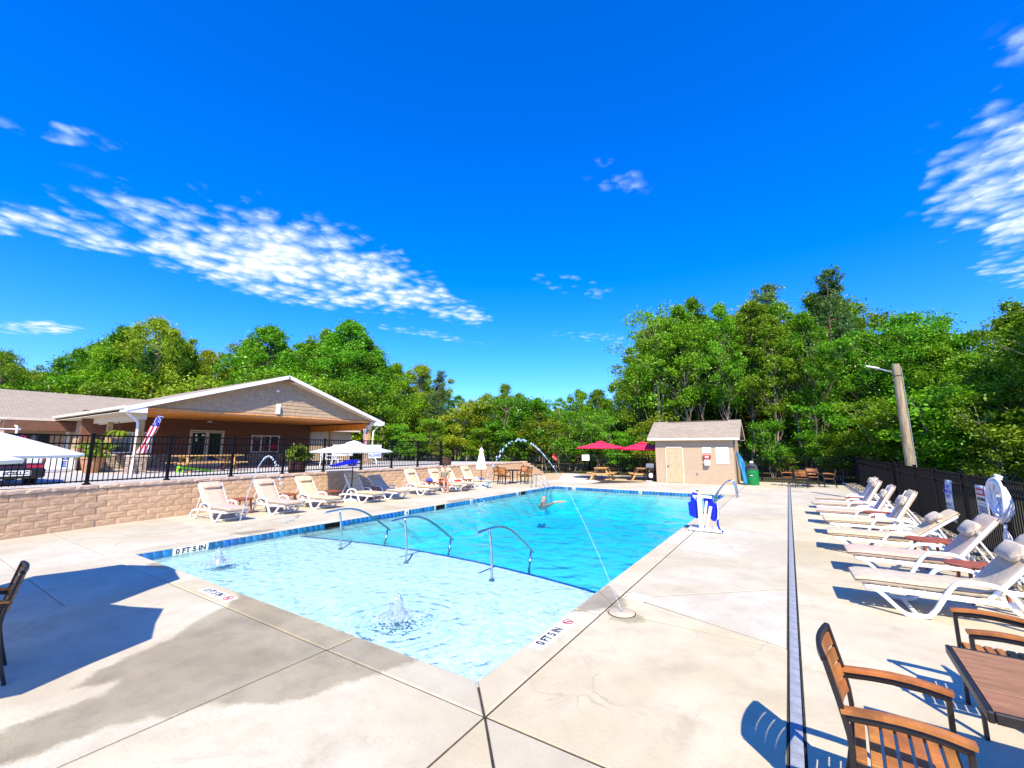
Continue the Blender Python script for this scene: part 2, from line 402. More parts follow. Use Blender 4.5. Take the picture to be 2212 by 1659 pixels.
def concrete():
    m=bpy.data.materials.new('concrete'); m.use_nodes=True; t=NT(m.node_tree); b=t.n['Principled BSDF']
    p=t.node('ShaderNodeNewGeometry').outputs['Position']
    big=t.noise(p,.55,4,.6,.4); mid=t.noise(p,3.2,5,.65); fine=t.noise(p,38,4,.7); grit=t.noise(p,160,2,.6)
    c=t.mix(t.mr(big,.32,.68),C4((.47,.405,.26)),C4((.565,.515,.37)))
    c=t.mix(t.m('MULTIPLY',t.mr(mid,.42,.72),.55),c,C4((.42,.35,.24)))
    c=t.mix(t.m('MULTIPLY',t.mr(fine,.48,.75),.42),c,C4((.38,.33,.25)))
    c=t.mix(t.m('MULTIPLY',t.mr(grit,.6,.8),.18),c,C4((.30,.28,.25)))
    oi=t.node('ShaderNodeObjectInfo'); hv=t.node('ShaderNodeHueSaturation'); t.l.new(c,hv.inputs['Color']); t.put(hv.inputs['Value'],t.mr(oi.outputs['Random'],0,1,.93,1.05,False)); t.put(hv.inputs['Saturation'],t.mr(t.m('FRACT',t.m('MULTIPLY',oi.outputs['Random'],5.7)),0,1,.75,1.1,False)); c=hv.outputs[0]
    mp=t.node('ShaderNodeMapping'); mp.inputs['Scale'].default_value=(6,95,6); t.l.new(p,mp.inputs[0]); broom=t.noise(mp.outputs[0],1.,3,.6); c=t.mix(t.m('MULTIPLY',t.mr(broom,.45,.7),.16),c,C4((.36,.32,.26)))
    cr=t.node('ShaderNodeTexVoronoi',i_Scale=.42,feature='DISTANCE_TO_EDGE'); wv=t.node('ShaderNodeTexNoise',i_Scale=2.2,i_Detail=4.); t.l.new(p,wv.inputs[0]); pv_=t.vm('ADD',p,t.vm('MULTIPLY',wv.outputs['Color'],(.6,.6,0))); t.l.new(pv_,cr.inputs['Vector'])
    c=t.mix(t.m('MULTIPLY',t.mr(cr.outputs['Distance'],.004,.0),t.mr(t.noise(p,.7,2),.5,.62,0,.28)),c,C4((.12,.10,.08)))
    stn=t.noise(p,.9,5,.7,1.0); c=t.mix(t.m('MULTIPLY',t.mr(stn,.56,.72),.38),c,C4((.33,.27,.18)))
    # dark drips / spots
    vs=t.node('ShaderNodeTexVoronoi',i_Scale=5.5); t.l.new(p,vs.inputs['Vector'])
    spot=t.m('MULTIPLY',t.m('LESS_THAN',vs.outputs['Distance'],t.m('MULTIPLY',t.mr(t.noise(p,1.1,2),.5,.7),.07)),.75)
    at=t.node('ShaderNodeAttribute',attribute_name='wet'); e=t.m('ADD',at.outputs['Fac'],t.m('MULTIPLY',t.m('SUBTRACT',t.noise(p,7,4,.65),.5),.20)); e=t.m('ADD',e,t.m('MULTIPLY',t.m('SUBTRACT',t.noise(p,45,2,.6),.5),.10))
    wet=t.mr(e,-.035,.06)
    dry=t.m('SUBTRACT',1.,t.m('MULTIPLY',wet,t.mr(t.noise(p,1.6,4),.35,.75,.30,.44))) 
    c=t.mix(spot,c,C4((.16,.14,.11)))
    c=t.mix(wet,c,t.mix(1.,c,C4((1,.955,.82)),'MULTIPLY')); mm=t.node('ShaderNodeVectorMath',operation='SCALE'); t.l.new(c,mm.inputs[0]); t.put(mm.inputs['Scale'],dry)
    t.l.new(mm.outputs[0],b.inputs['Base Color']); t.put(b.inputs['Roughness'],t.mr(wet,0,1,.85,.42)); b.inputs['Specular IOR Level'].default_value=.3
    bp=t.node('ShaderNodeBump',i_Strength=.25,i_Distance=.01); t.l.new(t.m('ADD',fine,t.m('MULTIPLY',mid,.6)),bp.inputs['Height']); t.l.new(bp.outputs[0],b.inputs['Normal'])
    MT['concrete']=m
concrete()
mat('joint_bed',(.05,.04,.03),.95,.3,12)
DECK=bpy.data.objects.new('pool_deck',None); link(DECK); prop(DECK,'pale concrete pool deck cut by dark joints',kind='structure')
def shrink(P,g):
    n=len(P); a=sum(P[i][0]*P[(i+1)%n][1]-P[(i+1)%n][0]*P[i][1] for i in range(n))
    if a<0: P=P[::-1]
    out=[]
    for i in range(n):
        p0,p1,p2=Vector(P[i-1]),Vector(P[i]),Vector(P[(i+1)%n])
        d1=(p1-p0).normalized(); d2=(p2-p1).normalized(); n1=Vector((-d1.y,d1.x)); n2=Vector((-d2.y,d2.x))
        k=1+n1.dot(n2); out.append(p1+(n1+n2)*(g/max(k,.35)))
    return [tuple(q) for q in out]
def slab(P,name='slab',th=.09,gap=.011,grid=None,z=0.,bull=None,parent=None,material='concrete'):
    Q=shrink(P,gap); bm=bmesh.new()
    f=bm.faces.new([bm.verts.new((x,y,z)) for x,y in Q])
    r=bmesh.ops.extrude_face_region(bm,geom=[f]); 
    for v in r['geom']:
        if isinstance(v,bmesh.types.BMVert): v.co.z-=th
    bmesh.ops.recalc_face_normals(bm,faces=bm.faces)
    top=[e for e in bm.edges if all(abs(v.co.z-z)<1e-5 for v in e.verts)]
    bw=.003 if bull is None else bull
    bmesh.ops.bevel(bm,geom=top,offset=bw,segments=1 if bull is None else 3,affect='EDGES',profile=.5)
    if grid:
        xs=[v.co.x for v in bm.verts]; ys=[v.co.y for v in bm.verts]
        for k,(lo,hi) in enumerate(((min(xs),max(xs)),(min(ys),max(ys)))):
            c=lo+grid
            while c<hi-.01:
                no=(1,0,0) if k==0 else (0,1,0); co=(c,0,0) if k==0 else (0,c,0)
                bmesh.ops.bisect_plane(bm,geom=bm.verts[:]+bm.edges[:]+bm.faces[:],plane_co=co,plane_no=no); c+=grid
    me=bpy.data.meshes.new(name); bm.to_mesh(me); bm.free(); me.materials.append(MT[material])
    if material=='concrete':
        A=me.attributes.new('wet','FLOAT','POINT')
        A.data.foreach_set('value',[wet_sd(v.co.x,v.co.y) if grid else -1. for v in me.vertices])
    return obj(name,me,parent or DECK)
def rect(x0,y0,x1,y1): return [(x0,y0),(x1,y0),(x1,y1),(x0,y1)]
CX0,CX1,CY0,CY1=PX0-.33,PX1+.33,PY0-.345,PY1+.33
# coping pieces around the pool (rounded edge, they overhang the tile band)
def coping(P,grid=None): return slab(P,'coping',.085,.006,grid,bull=.022)
ov=.02
coping([(PX1-ov,PY0+ov),(CX1,CY0),(CX1,5.08),(PX1-ov,5.08)],.07)
coping(rect(PX1-ov,5.08,CX1,6.3),.07)
for a,b in zip([6.3,9.6,13.0,16.4],[9.6,13.0,16.4,PY1-ov]): coping([(PX1-ov,a),(CX1,a),(CX1,b if b<20 else CY1),(PX1-ov,b)])
coping([(PX1-ov,PY0+ov),(CX1,CY0),(-3.95,CY0),(-3.95,PY0+ov)],.06)
coping(rect(-7.72,CY0,-3.95,PY0+ov),.06)
coping([(-7.72,CY0),(-7.72,PY0+ov),(PX0+ov,PY0+ov),(CX0,CY0)],.09)
for a,b in zip([PY0+ov,4.95,7.6,10.3,13.0,15.9],[4.95,7.6,10.3,13.0,15.9,PY1-ov]): coping([(PX0+ov,a),(CX0,CY0 if a<4 else a),(CX0,CY1 if b>20 else b),(PX0+ov,b)],.1 if (a<6 or 10<a<15) else None)
for a,b in zip([PX0+ov,-7.7,-5.0],[-7.7,-5.0,PX1-ov]): coping([(a,PY1-ov),(b,PY1-ov),(CX1 if b>-3 else b,CY1),(CX0 if a<-10 else a,CY1)])
# near deck
slab([(CX1,CY0),(-0.9,1.55),(-0.9,-4),(CX1,-4)])
slab([(CX1,CY0),(-.155,CY0),(-.155,.85),(-0.9,1.55)])
slab(rect(-.9,-4,-.155,.8)) if False else None
slab([(-0.9,1.55),(-.155,.85),(-.155,-4),(-.9,-4)])
slab(rect(-3.95,-4,CX1,CY0),grid=.07)
slab(rect(-7.72,.0,-3.95,CY0),grid=.06); slab(rect(-7.72,-4,-3.95,.0))
slab(rect(-12.3,1.7,-7.72,CY0),grid=.12,gap=.005); slab(rect(-12.3,-4,-7.72,1.7),gap=.005)
# left deck strip along the retaining wall
ly=[-4,1.7,CY0,4.95,7.6,10.3,13.0,15.9,18.9,22.2]
for a,b in zip(ly[:-1],ly[1:]): slab(rect(-16.0,a,-12.3,b),gap=.008)
ly2=[CY0,4.95,7.6,10.3,13.0,15.9,18.9,CY1]
for a,b in zip(ly2[:-1],ly2[1:]): slab(rect(-12.3,a,CX0,b),grid=.12 if a<5 else None)
# right deck strip, jointed in a fan from the jet plate
slab(rect(CX1,CY0,-.155,5.22),grid=.09,gap=.014)
slab([(CX1,5.22),(-.155,5.225),(CX1+.05,5.86),(CX1,5.86)],grid=.06,gap=.016)
slab([(CX1,5.86),(CX1+.05,5.86),(-.155,5.225),(-.155,7.38),(-1.70,6.0),(CX1,6.02)],gap=.018)
slab([(CX1,6.02),(-1.70,6.0),(-.155,7.38),(-.155,8.95),(CX1,9.0)],gap=.016)
ry=[9.0,11.9,14.4,17.2,20.0,22.9,26.2]
for a,b in zip(ry[:-1],ry[1:]): slab([(CX1,a),(-.155,a if a!=9 else 8.95),(-.155,b),(CX1,b)],gap=.014)
# deck right of the trench drain
for a,b in zip([-4,1.2,4.9,7.9,11.3,14.7,18.1,21.5,25.0],[1.2,4.9,7.9,11.3,14.7,18.1,21.5,25.0,28.6]): slab(rect(-.065,a,2.42,b))
# far deck between the pool and the shed
for a,b in zip([-12.3,-9.4,-6.7,-4.4],[-9.4,-6.7,-4.4,CX1]): slab([(a,CY1),(b,CY1),(b,25.47 if b>-9.3 else 22.2),(a,25.47 if a>-9.4 else 22.2)] if a>-9.5 else [(a,CY1),(b,CY1),(b,23.4),(a,22.2)])
slab([(-6.9,25.47),(-2.03,25.47),(-2.03,29),(-6.9,29)],gap=.006) ; slab(rect(-2.03,26.2,-.155,29))
mb=MB()
for x0,y0,x1,y1 in [(-16,-4,PX0-.05,22),(PX1+.05,-4,2.4,28.9),(PX0-.05,-4,PX1+.05,PY0-.05),(-12.3,PY1+.05,PX1+.05,25.4)]: mb.box(((x0+x1)/2,(y0+y1)/2,-.065),(x1-x0,y1-y0,.11))
mb.build('joint_bed',M_('joint_bed'),DECK)
# trench drain
TD=prop(bpy.data.objects.new('trench_drain',None),'long grey slotted trench drain running down the deck','drain'); link(TD)
mat('drain_grey',(.30,.32,.36),.5,.15,10)
mb=MB(); mb.box((-.11,12.3,-.02),(.088,33,.03)); mb.build('channel',M_('black_metal'),TD)
gm=MB(); gm.box((0,0,0),(.074,.49,.012))
for i in range(14): 
    for sx in (-.018,.018): gm.box((sx,-.225+i*.0345,.0065),(.022,.010,.003))
gme=gm.mesh('grate',M_('drain_grey'))
for i in range(64): obj('grate',gme,TD,(-.11,-3.7+i*.5,-.002))
# tile band: single tiles on the left, far and near walls
mat('tile_blue',(.015,.17,.40),.15,.35,3,rnd=.35,spec=.6); mat('grout',(.62,.66,.66),.8,.1,20); mat('tile_deep_blue',(.004,.03,.42),.2,.3,4,rnd=.3)
BAND=prop(bpy.data.objects.new('waterline_tiles',None),'band of small blue tiles along the pool waterline',kind='structure'); link(BAND)
mb=MB(); mb.box((PX0+.004,(PY0+PY1)/2,-.18),(.008,PY1-PY0,.20)); mb.box(((PX0+PX1)/2,PY1-.004,-.18),(PX1-PX0-.02,.008,.20)); mb.build('grout_bed',M_('grout'),BAND)
tm=MB(); tm.box((0,0,0),(.014,.144,.144),bev=.004); tme=tm.mesh('tile',M_('tile_blue'))
mark_y=[4.05,9.95,13.25,16.6]; skim_y=[(7.05,7.5),(11.3,11.75),(16.9,17.3)]
n=int((PY1-PY0)/.1525); k=0
for i in range(n):
    y=PY0+.08+i*.1525
    if 3.72<y<4.36 or any(abs(y-q)<.1 for q in mark_y[1:]) or any(a-.02<y<b+.02 for a,b in skim_y): continue
    obj('tile',tme,BAND,(PX0+.012,y,-.103),(R(random.uniform(-1,1)),0,0))
for i in range(int((PX1-PX0)/.1525)):
    x=PX0+.08+i*.1525
    if abs(x+9.35)<.1 or abs(x+5.95)<.1: continue
    obj('tile',tme,BAND,(x,PY1-.012,-.103),math.pi/2)
MAT_MARK=mat('marker_tile',(.78,.79,.78),.3,.05,10)
def wall_mark(body,y,w_):
    mb=MB(); mb.box((PX0+.013,y,-.103),(.014,w_,.144),bev=.003); o=mb.build('depth_tile',MAT_MARK,BAND)
    text('numeral',body,.135,M_('black_print'),o,Matrix.Translation((PX0+.022,y,-.103))@Matrix.Rotation(math.pi/2,4,'Z')@Matrix.Rotation(math.pi/2,4,'X'),bold=.004)
wall_mark('0 FT 5 IN',4.05,.62); wall_mark('4',9.95,.15); wall_mark('4',13.25,.15); wall_mark('5',16.6,.15)
for x,bd in ((-9.35,'5'),(-5.95,'5')):
    mb=MB(); mb.box((x,PY1-.013,-.103),(.15,.014,.144),bev=.003); o=mb.build('depth_tile',MAT_MARK,BAND)
    text('numeral',bd,.13,M_('black_print'),o,Matrix.Translation((x,PY1-.022,-.103))@Matrix.Rotation(math.pi/2,4,'X'),bold=.004)
for a,b in skim_y:
    mb=MB(); y=(a+b)/2; mb.box((PX0-.10,y,-.11),(.24,b-a,.15)); mb.build('skimmer_mouth',M_('black_metal'),BAND)
# blue tile nosing along the arched shelf edge
mb=MB(); N=64; em=tm
NOSE=prop(bpy.data.objects.new('shelf_edge_tiles',None),'arched line of deep blue tiles on the shelf edge',kind='structure'); link(NOSE)
nm=MB(); nm.box((0,0,0),(.145,.075,.05),bev=.006); nme=nm.mesh('tile',M_('tile_deep_blue')); x=PX0+.08
while x<PX1-.05:
    dy=(shelf_y(x+.01)-shelf_y(x-.01))/.02; a=math.atan(dy); obj('tile',nme,NOSE,(x,shelf_y(x)+.0,SHELF-.017),a); x+=.152*math.cos(a)
# depth markers set in the deck
def deck_mark(cx,cy_,rz,body,L):
    t=thing('depth_marker','','depth marker',(cx,cy_,0.001),rz)
    mb=MB(); mb.box((0,0,.002),(L,.155,.006),bev=.001); mb.build('plate',MAT_MARK,t)
    text('lettering',body,.135,M_('black_print'),t,Matrix.Translation((-.10,0,.0055)),bold=.0055,sx=.86,depth=.0006)
    mb=MB(); mb.tube([(L/2-.09+.055*math.cos(a*math.pi/10),.055*math.sin(a*math.pi/10),.0065) for a in range(20)],.007,5,closed=True); o=mb.build('no_diving_ring',M_('red_print'),t)
    mb=MB(); mb.tube([(L/2-.09-.038,.038,.0066),(L/2-.09+.038,-.038,.0066)],.005,5); mb.build('slash',M_('red_print'),t)
    mb=MB(); mb.ell((L/2-.115,.02,.006),(.012,.012,.002)); mb.tube([(L/2-.11,.012,.006),(L/2-.075,-.025,.006)],.009,5); mb.build('diver_mark',M_('black_print'),t)
    return t
a=deck_mark(-2.25,4.32,math.pi/2,'0 FT 5 IN',.83); a['label']='white depth plate reading 0 FT 5 IN beside the near corner of the shallow shelf'
a=deck_mark(-6.62,2.93,0.,'0 FT 5 IN',.80); a['label']='white depth plate reading 0 FT 5 IN on the coping by the umbrella shade'
# skimmer lid and jet plate
mb=MB(); mb.box((-1.81,5.89,.0015),(.27,.24,.007),rz=-.03,bev=.003); o=mb.build('skimmer_lid',M_('white_plastic')); prop(o,'square white skimmer lid in the deck behind the round plate','lid')
mat('plate_tan',(.52,.44,.30),.6,.1,10)
t=thing('jet_plate','round tan deck plate that the long water jet rises from','jet plate',(-1.83,5.25,0))
mb=MB(); mb.lathe([(.155,0),(.155,.008),(.148,.013),(.0,.014)],36,cap=False); mb.build('lid',M_('plate_tan'),t,auto=40)
mb=MB(); mb.lathe([(.165,.0),(.165,.004),(.156,.004)],36,cap=False); mb.build('rim_gap',M_('black_metal'),t)
mb=MB(); mb.lathe([(.014,.012),(.014,.022),(.004,.023)],12); mb.build('nozzle',M_('steel'),t)
# ---------------------------------------------------------------- water jets and bubblers
def jetmat(name,al):
    m=bpy.data.materials.new(name); m.use_nodes=True; t=NT(m.node_tree); t.n.clear(); out=t.node('ShaderNodeOutputMaterial')
    tr=t.node('ShaderNodeBsdfTransparent',i_Color=(.93,.97,1,1)); gl=t.node('ShaderNodeBsdfGlossy',i_Roughness=.12,i_Color=(.95,.98,1,1)); df=t.node('ShaderNodeBsdfDiffuse',i_Color=(.85,.93,.97,1)); ts=t.node('ShaderNodeBsdfTranslucent',i_Color=(.85,.93,.97,1))
    a=t.node('ShaderNodeMixShader',i_0=.5); t.l.new(df.outputs[0],a.inputs[1]); t.l.new(ts.outputs[0],a.inputs[2])
    b=t.node('ShaderNodeMixShader',i_0=.25); t.l.new(a.outputs[0],b.inputs[1]); t.l.new(gl.outputs[0],b.inputs[2])
    c=t.node('ShaderNodeMixShader',i_0=al); t.l.new(tr.outputs[0],c.inputs[1]); t.l.new(b.outputs[0],c.inputs[2]); t.l.new(c.outputs[0],out.inputs[0]); MT[name]=m
jetmat('stream',.42); jetmat('foam',.62); jetmat('foam_thin',.5)
def jet(name,label,a,b,apex,breakup=.5,r0=.010,seed=1,dropr=.035):
    rng=random.Random(seed); A=Vector(a); B=Vector(b); N=120; pts=[]
    # z(t) through A.z, apex at middle-ish and B.z
    for i in range(N+1):
        u=i/N; p=A.lerp(B,u); k=apex-A.z
        p.z=A.z+(B.z-A.z)*u+4*k*u*(1-u); pts.append(p)
    t=thing(name,label,'water jet',a)
    cut=int(N*breakup)
    mb=MB(); mb.tube([p-A+Vector((rng.gauss(0,.003),rng.gauss(0,.003),rng.gauss(0,.003)))*(i/cut) for i,p in enumerate(pts[:cut+1])],[r0*(.8+.5*rng.random()) for _ in range(cut+1)],6); mb.build('stream',MT['stream'],t,smooth=True)
    mb=MB()
    for i in range(cut-14,N+1):
        f=(i-cut+14)/(N-cut+14)
        for k in range(3):
            if rng.random()<.42*(1-.3*f):
                p=pts[i]-A+Vector((rng.gauss(0,1),rng.gauss(0,1),rng.gauss(0,1)))*(.004+.05*f*f); s=dropr*rng.uniform(.25,1.0)*(.55+.6*f)
                mb.ell(p,(s*.8,s*.8,s*rng.uniform(.8,1.4)),6,4)
    mb.build('droplets',MT['foam'],t,smooth=True)['kind']='stuff'
jet('water_jet','long thin water jet arcing from the round plate across the pool',(-1.83,5.25,.02),(-8.35,11.0,-.1),2.19,.34,.0042,3,.036)
jet('water_jet','short water jet arcing up from the left deck before the loungers',(-11.45,5.39,.01),(-11.18,6.42,0),1.74,.5,.012,5,.034)
def bubbler(label,x,y,h,r,seed):
    t=thing('bubbler',label,'bubbler',(x,y,WZ)); rng=random.Random(seed)
    mb=MB(); prof=[(r*1.1,-.03),(r*.75,h*.12),(r*.5,h*.4),(r*.42,h*.7),(r*.25,h*.95),(.004,h)]
    n=18; vs=[];fs=[]
    for i,(q,z) in enumerate(prof):
        for j in range(n): k=q*(1+rng.uniform(-.35,.35)); vs.append((k*math.cos(6.283*j/n),k*math.sin(6.283*j/n),z+rng.uniform(-.1,.1)*h*(i>0)))
    for i in range(len(prof)-1):
        for j in range(n): fs.append((i*n+j,i*n+(j+1)%n,(i+1)*n+(j+1)%n,(i+1)*n+j))
    mb.add(vs,fs); o=mb.build('plume',MT['foam_thin'],t,smooth=True)
    mb=MB()
    for k in range(650):
        a=rng.uniform(0,6.28); q=abs(rng.gauss(0,r*.75)); z=max(.0,h*rng.random()*1.25*math.exp(-q/r*.7)); s=rng.uniform(.002,.008)
        mb.ell((q*math.cos(a),q*math.sin(a),z),(s,s,s*1.5),5,3)
    for k in range(260):
        a=rng.uniform(0,6.28); q=abs(rng.gauss(r*1.3,r*.9)); s=rng.uniform(.006,.020)
        mb.ell((q*math.cos(a),q*math.sin(a),.0),(s*1.3,s,.006),6,3)
    mb.build('spray',MT['foam'],t,smooth=True)['kind']='stuff'
bubbler('white bubbling fountain welling up in the near shallow water',-4.25,3.95,.25,.13,1)
bubbler('small bubbling fountain near the far left corner of the shallow shelf',-8.9,3.9,.22,.12,2)
# spray ring where the long jet lands
# ---------------------------------------------------------------- terrain around the deck
mat('forest_floor',(.075,.055,.028),.95,.4,1.2,.6,12,coords='World',col2=(.035,.045,.012))
mat('gravel_drive',(.60,.57,.52),.95,.25,14,.8,60,coords='World',col2=(.36,.34,.31))
mat('sand',(.55,.43,.25),.95,.2,6,.5,90,coords='World',col2=(.42,.31,.16))
mat('path_concrete',(.58,.53,.45),.9,.12,4,.2,60,coords='World')
mb=MB()
# one sheet: grid with the pool/deck area sunk below the slabs, raised terrace left of the wall
def ground_z(x,y):
    z=-.16
    if x<-15.9: z=max(z,min(.93,.97-.016*(-15.9-x))) if y<26 else z+max(0,(1.05)*(1-min(1,(y-26)/4)))
    if y>31.5 and x>-16: z=-.16+min(1.5,(y-31.5)*.03)
    return z
n=0; xs=sorted(set([-900,-400,-200,-120,-80,-60,-50]+[x*2. for x in range(-22,30)]+[-15.95,-15.85]+[60,70,80,120,200,400,900])); ys=sorted(set([-900,-400,-150,-80,-50,-30,-20,-12,-8,-5]+[y*2. for y in range(-2,50)]+[25.8,26.2]+[110,130,160,220,400,900]))
vs=[(x,y,ground_z(x,y)) for x in xs for y in ys]; fs=[]
for i in range(len(xs)-1):
    for j in range(len(ys)-1):
        cx,cyy=(xs[i]+xs[i+1])/2,(ys[j]+ys[j+1])/2
        if -14<cx<1 and 0<cyy<24: continue       # the pool hole
        a=i*len(ys)+j; fs.append((a,a+len(ys),a+len(ys)+1,a+1))
mb.add(vs,fs); GROUND=mb.build('ground',M_('forest_floor')); prop(GROUND,'dark leaf-littered ground under and beyond the trees',kind='structure')
# terrace gravel drive
mb=MB(); xs=[-15.62,-18,-21,-24,-40]; 
mb.add([(x,y,.985-.0135*(-15.6-x)) for x in xs for y in (-14,26)],[(2*i,2*i+2,2*i+3,2*i+1) for i in range(4)])
o=mb.build('gravel_drive',M_('gravel_drive')); prop(o,'pale gravel drive on the raised terrace',kind='structure')
# sand bed under the picnic tables, walkway
mb=MB(); P=[(-15.4,22.2),(-12.3,22.2),(-9.4,23.4),(-9.4,24.0),(-6.9,25.47),(-6.9,30.2),(-15.2,30.9),(-17.0,28.8)]
mb.prism(P,-.2,-.012); o=mb.build('sand_bed',M_('sand')); prop(o,'yellow sand bed around the picnic tables',kind='structure')
mb=MB(); mb.prism([(-9.4,22.4),(-9.4,24.2),(-11.4,26.6),(-13.8,30.6),(-15.0,30.6),(-13.4,27.0),(-12.3,24.6),(-12.3,22.25)],-.1,-.004); o=mb.build('footpath',M_('path_concrete')); prop(o,'pale concrete footpath leading to the back gate',kind='structure')
# rock strip along the right fence
mat('rock',(.50,.40,.27),.9,.3,5,.5,30,rnd=.3); mat('kerb',(.50,.46,.40),.9,.15,5,.3,60)
mb=MB(); mb.box((2.46,13,-.05),(.07,36,.14)); o=mb.build('kerb',M_('kerb')); prop(o,'thin concrete kerb edging the right deck',kind='structure')
mb=MB(); rng=random.Random(4)
for k in range(1500):
    x=rng.uniform(2.52,3.02); y=4+26*rng.random()**.85; s=rng.uniform(.03,.085); z=-.03+s*.5*rng.random()
    n0=len(mb.v); mb.ell((x,y,z),(s*rng.uniform(.8,1.6),s,s*rng.uniform(.45,.8)),6,4)
    for i in range(n0,len(mb.v)):
        v=mb.v[i]; mb.v[i]=(v[0]+rng.uniform(-.15,.15)*s,v[1]+rng.uniform(-.15,.15)*s,v[2]+rng.uniform(-.15,.15)*s)
o=mb.build('river_rocks',M_('rock')); prop(o,'tan river rocks heaped along the foot of the right fence','rocks',kind='stuff')
# ---------------------------------------------------------------- retaining wall of split-face blocks, fence on top
mat('split_block',(.64,.425,.25),.92,.15,5,.45,26,rnd=.07); mat('cap_block',(.64,.47,.34),.92,.15,5,.6,30,rnd=.08); mat('wall_core',(.16,.11,.08),.95)
WP=[(-12.6,-3.0),(-14.28,2.0),(-14.76,3.75),(-15.10,5.85),(-15.2,8.2),(-15.3,12.0),(-15.4,25.5)]
def wall_at(dist):
    acc=0
    for (a,b) in zip(WP[:-1],WP[1:]):
        L=math.hypot(b[0]-a[0],b[1]-a[1])
        if dist<=acc+L or (a,b)==(WP[-2],WP[-1]):
            t=(dist-acc)/L; return a[0]+(b[0]-a[0])*t,a[1]+(b[1]-a[1])*t,math.atan2(b[1]-a[1],b[0]-a[0])
        acc+=L
WLEN=sum(math.hypot(b[0]-a[0],b[1]-a[1]) for a,b in zip(WP[:-1],WP[1:]))
WALL=thing('retaining_wall','tan split-face block retaining wall behind the left loungers','wall',(0,0,0))
BW,BH,NC=.445,.155,6
def rough_block(L,H,D,seed,chamf=.003,amp=.0045):
    """block with a broken front face (+Y side out), centre at the front bottom middle"""
    rng=random.Random(seed); nx,nz=6,4; mb=MB(); g=[]
    for i in range(nx+1):
        for k in range(nz+1):
            e=(i in(0,nx)) or (k in(0,nz)); x=-L/2+L*i/nx; z=H*k/nz
            d=-chamf if e else rng.uniform(-amp*.6,amp)
            g.append((x+(0 if e else rng.uniform(-.02,.02)),d,z+(0 if e else rng.uniform(-.01,.01))))
    fs=[]
    for i in range(nx):
        for k in range(nz):
            a=i*(nz+1)+k; fs+=[(a,a+1,a+nz+2),(a,a+nz+2,a+nz+1)] if rng.random()<.5 else [(a,a+1,a+nz+1),(a+1,a+nz+2,a+nz+1)]
    mb.add(g,fs)
    a,b,c,d_=0,nz,(nx+1)*(nz+1)-1,nx*(nz+1)
    bk=[(-L/2,-D,0),(-L/2,-D,H),(L/2,-D,H),(L/2,-D,0)]; n0=len(mb.v); mb.v+=bk
    left=list(range(0,nz+1)); right=list(range(nx*(nz+1),(nx+1)*(nz+1))); top=[i*(nz+1)+nz for i in range(nx+1)]
    mb.f.append(tuple(left[::-1]+[n0,n0+1])[::-1]); mb.f.append(tuple(right+[n0+2,n0+3])[::-1]); mb.f.append(tuple(top+[n0+2,n0+1])[::-1])
    return mb
BLK=[rough_block(BW-.008,BH-.006,.26,i).mesh('block',M_('split_block')) for i in range(9)]
CAPS=[rough_block(.445-.006,.095,.36,40+i,.008,.012).mesh('cap',M_('cap_block')) for i in range(5)]
rng=random.Random(2); count=0
for c in range(NC):
    dd=2.2+(BW/2 if c%2 else 0)
    while dd<WLEN-.1-(0):
        x,y,a=wall_at(dd); nx_,ny_=math.sin(a),-math.cos(a)          # outward = toward the pool
        off=-.012*c
        o=obj('block',rng.choice(BLK),WALL,(x+nx_*off,y+ny_*off,c*BH),a+math.pi+0.0)
        dd+=BW; count+=1
dd=2.2
while dd<WLEN-.05:
    x,y,a=wall_at(dd); nx_,ny_=math.sin(a),-math.cos(a); o=obj('cap',rng.choice(CAPS),WALL,(x+nx_*-.03,y+ny_*-.03,NC*BH+.002),a+math.pi); dd+=.445
# stepped end
for c in range(NC):
    for k in range(NC-c):
        yy=25.75+BW*k
        if c<NC-k: obj('block',rng.choice(BLK),WALL,(-15.4-.012*c,yy,c*BH),math.pi*1.5)
for k in range(NC):
    obj('cap',rng.choice(CAPS),WALL,(-15.45,25.75+BW*k,(NC-k)*BH+.002),math.pi*1.5)
mb=MB()
for (p,q) in zip(WP[:-1],WP[1:]):
    a=math.atan2(q[1]-p[1],q[0]-p[0]); n_=Vector((math.sin(a),-math.cos(a)))
    P=[Vector(p)-n_*.24,Vector(q)-n_*.24,Vector(q)-n_*.9,Vector(p)-n_*.9]; mb.prism([tuple(v) for v in P],-.1,.955)
mb.build('core',M_('wall_core'),WALL)
mb=MB(); x,y,a=wall_at(9.0); mb.box((x+.004,y,.14),(.06,.10,.10)); mb.build('weep_hole',M_('black_metal'),WALL,rz=None) if False else None
# black picket fence on the wall
def picket_run(parent,a,b,z0,h,step=.105,pr=.016,rails=(.09,-.22,-.02),post_r=.034,cap=True,curve=None):
    A=Vector((*a,z0)); B=Vector((*b,z0)); L=(B-A).length; ang=math.atan2(B.y-A.y,B.x-A.x); u=(B-A)/L
    n=int(L/step); pm=picket_mesh(pr,h)
    for i in range(1,n): obj('picket',pm,parent,A+u*(L*i/n)+Vector((0,0,.06)),ang)
    for r in rails:
        z=r if r>0 else h+r
        mb=MB(); mb.box((0,0,0),(L-.03,.028,.035)); mb.build('rail',M_('black_metal'),parent,loc=(A+B)/2+Vector((0,0,z)),rz=ang)
PKM={}
def picket_mesh(pr,h):
    k=(pr,h)
    if k not in PKM: mb=MB(); mb.box((0,0,(h-.08)/2),(pr,pr,h-.08)); PKM[k]=mb.mesh('picket',M_('black_metal'))
    return PKM[k]
def post_mesh(r,h,foot=True):
    mb=MB(); mb.box((0,0,h/2),(2*r,2*r,h),bev=.004); mb.box((0,0,h+.012),(2*r+.012,2*r+.012,.024),bev=.008)
    if foot: mb.lathe([(.085,0),(.085,.02),(.05,.05),(.036,.07)],12)
    return mb.mesh('post',M_('black_metal'))
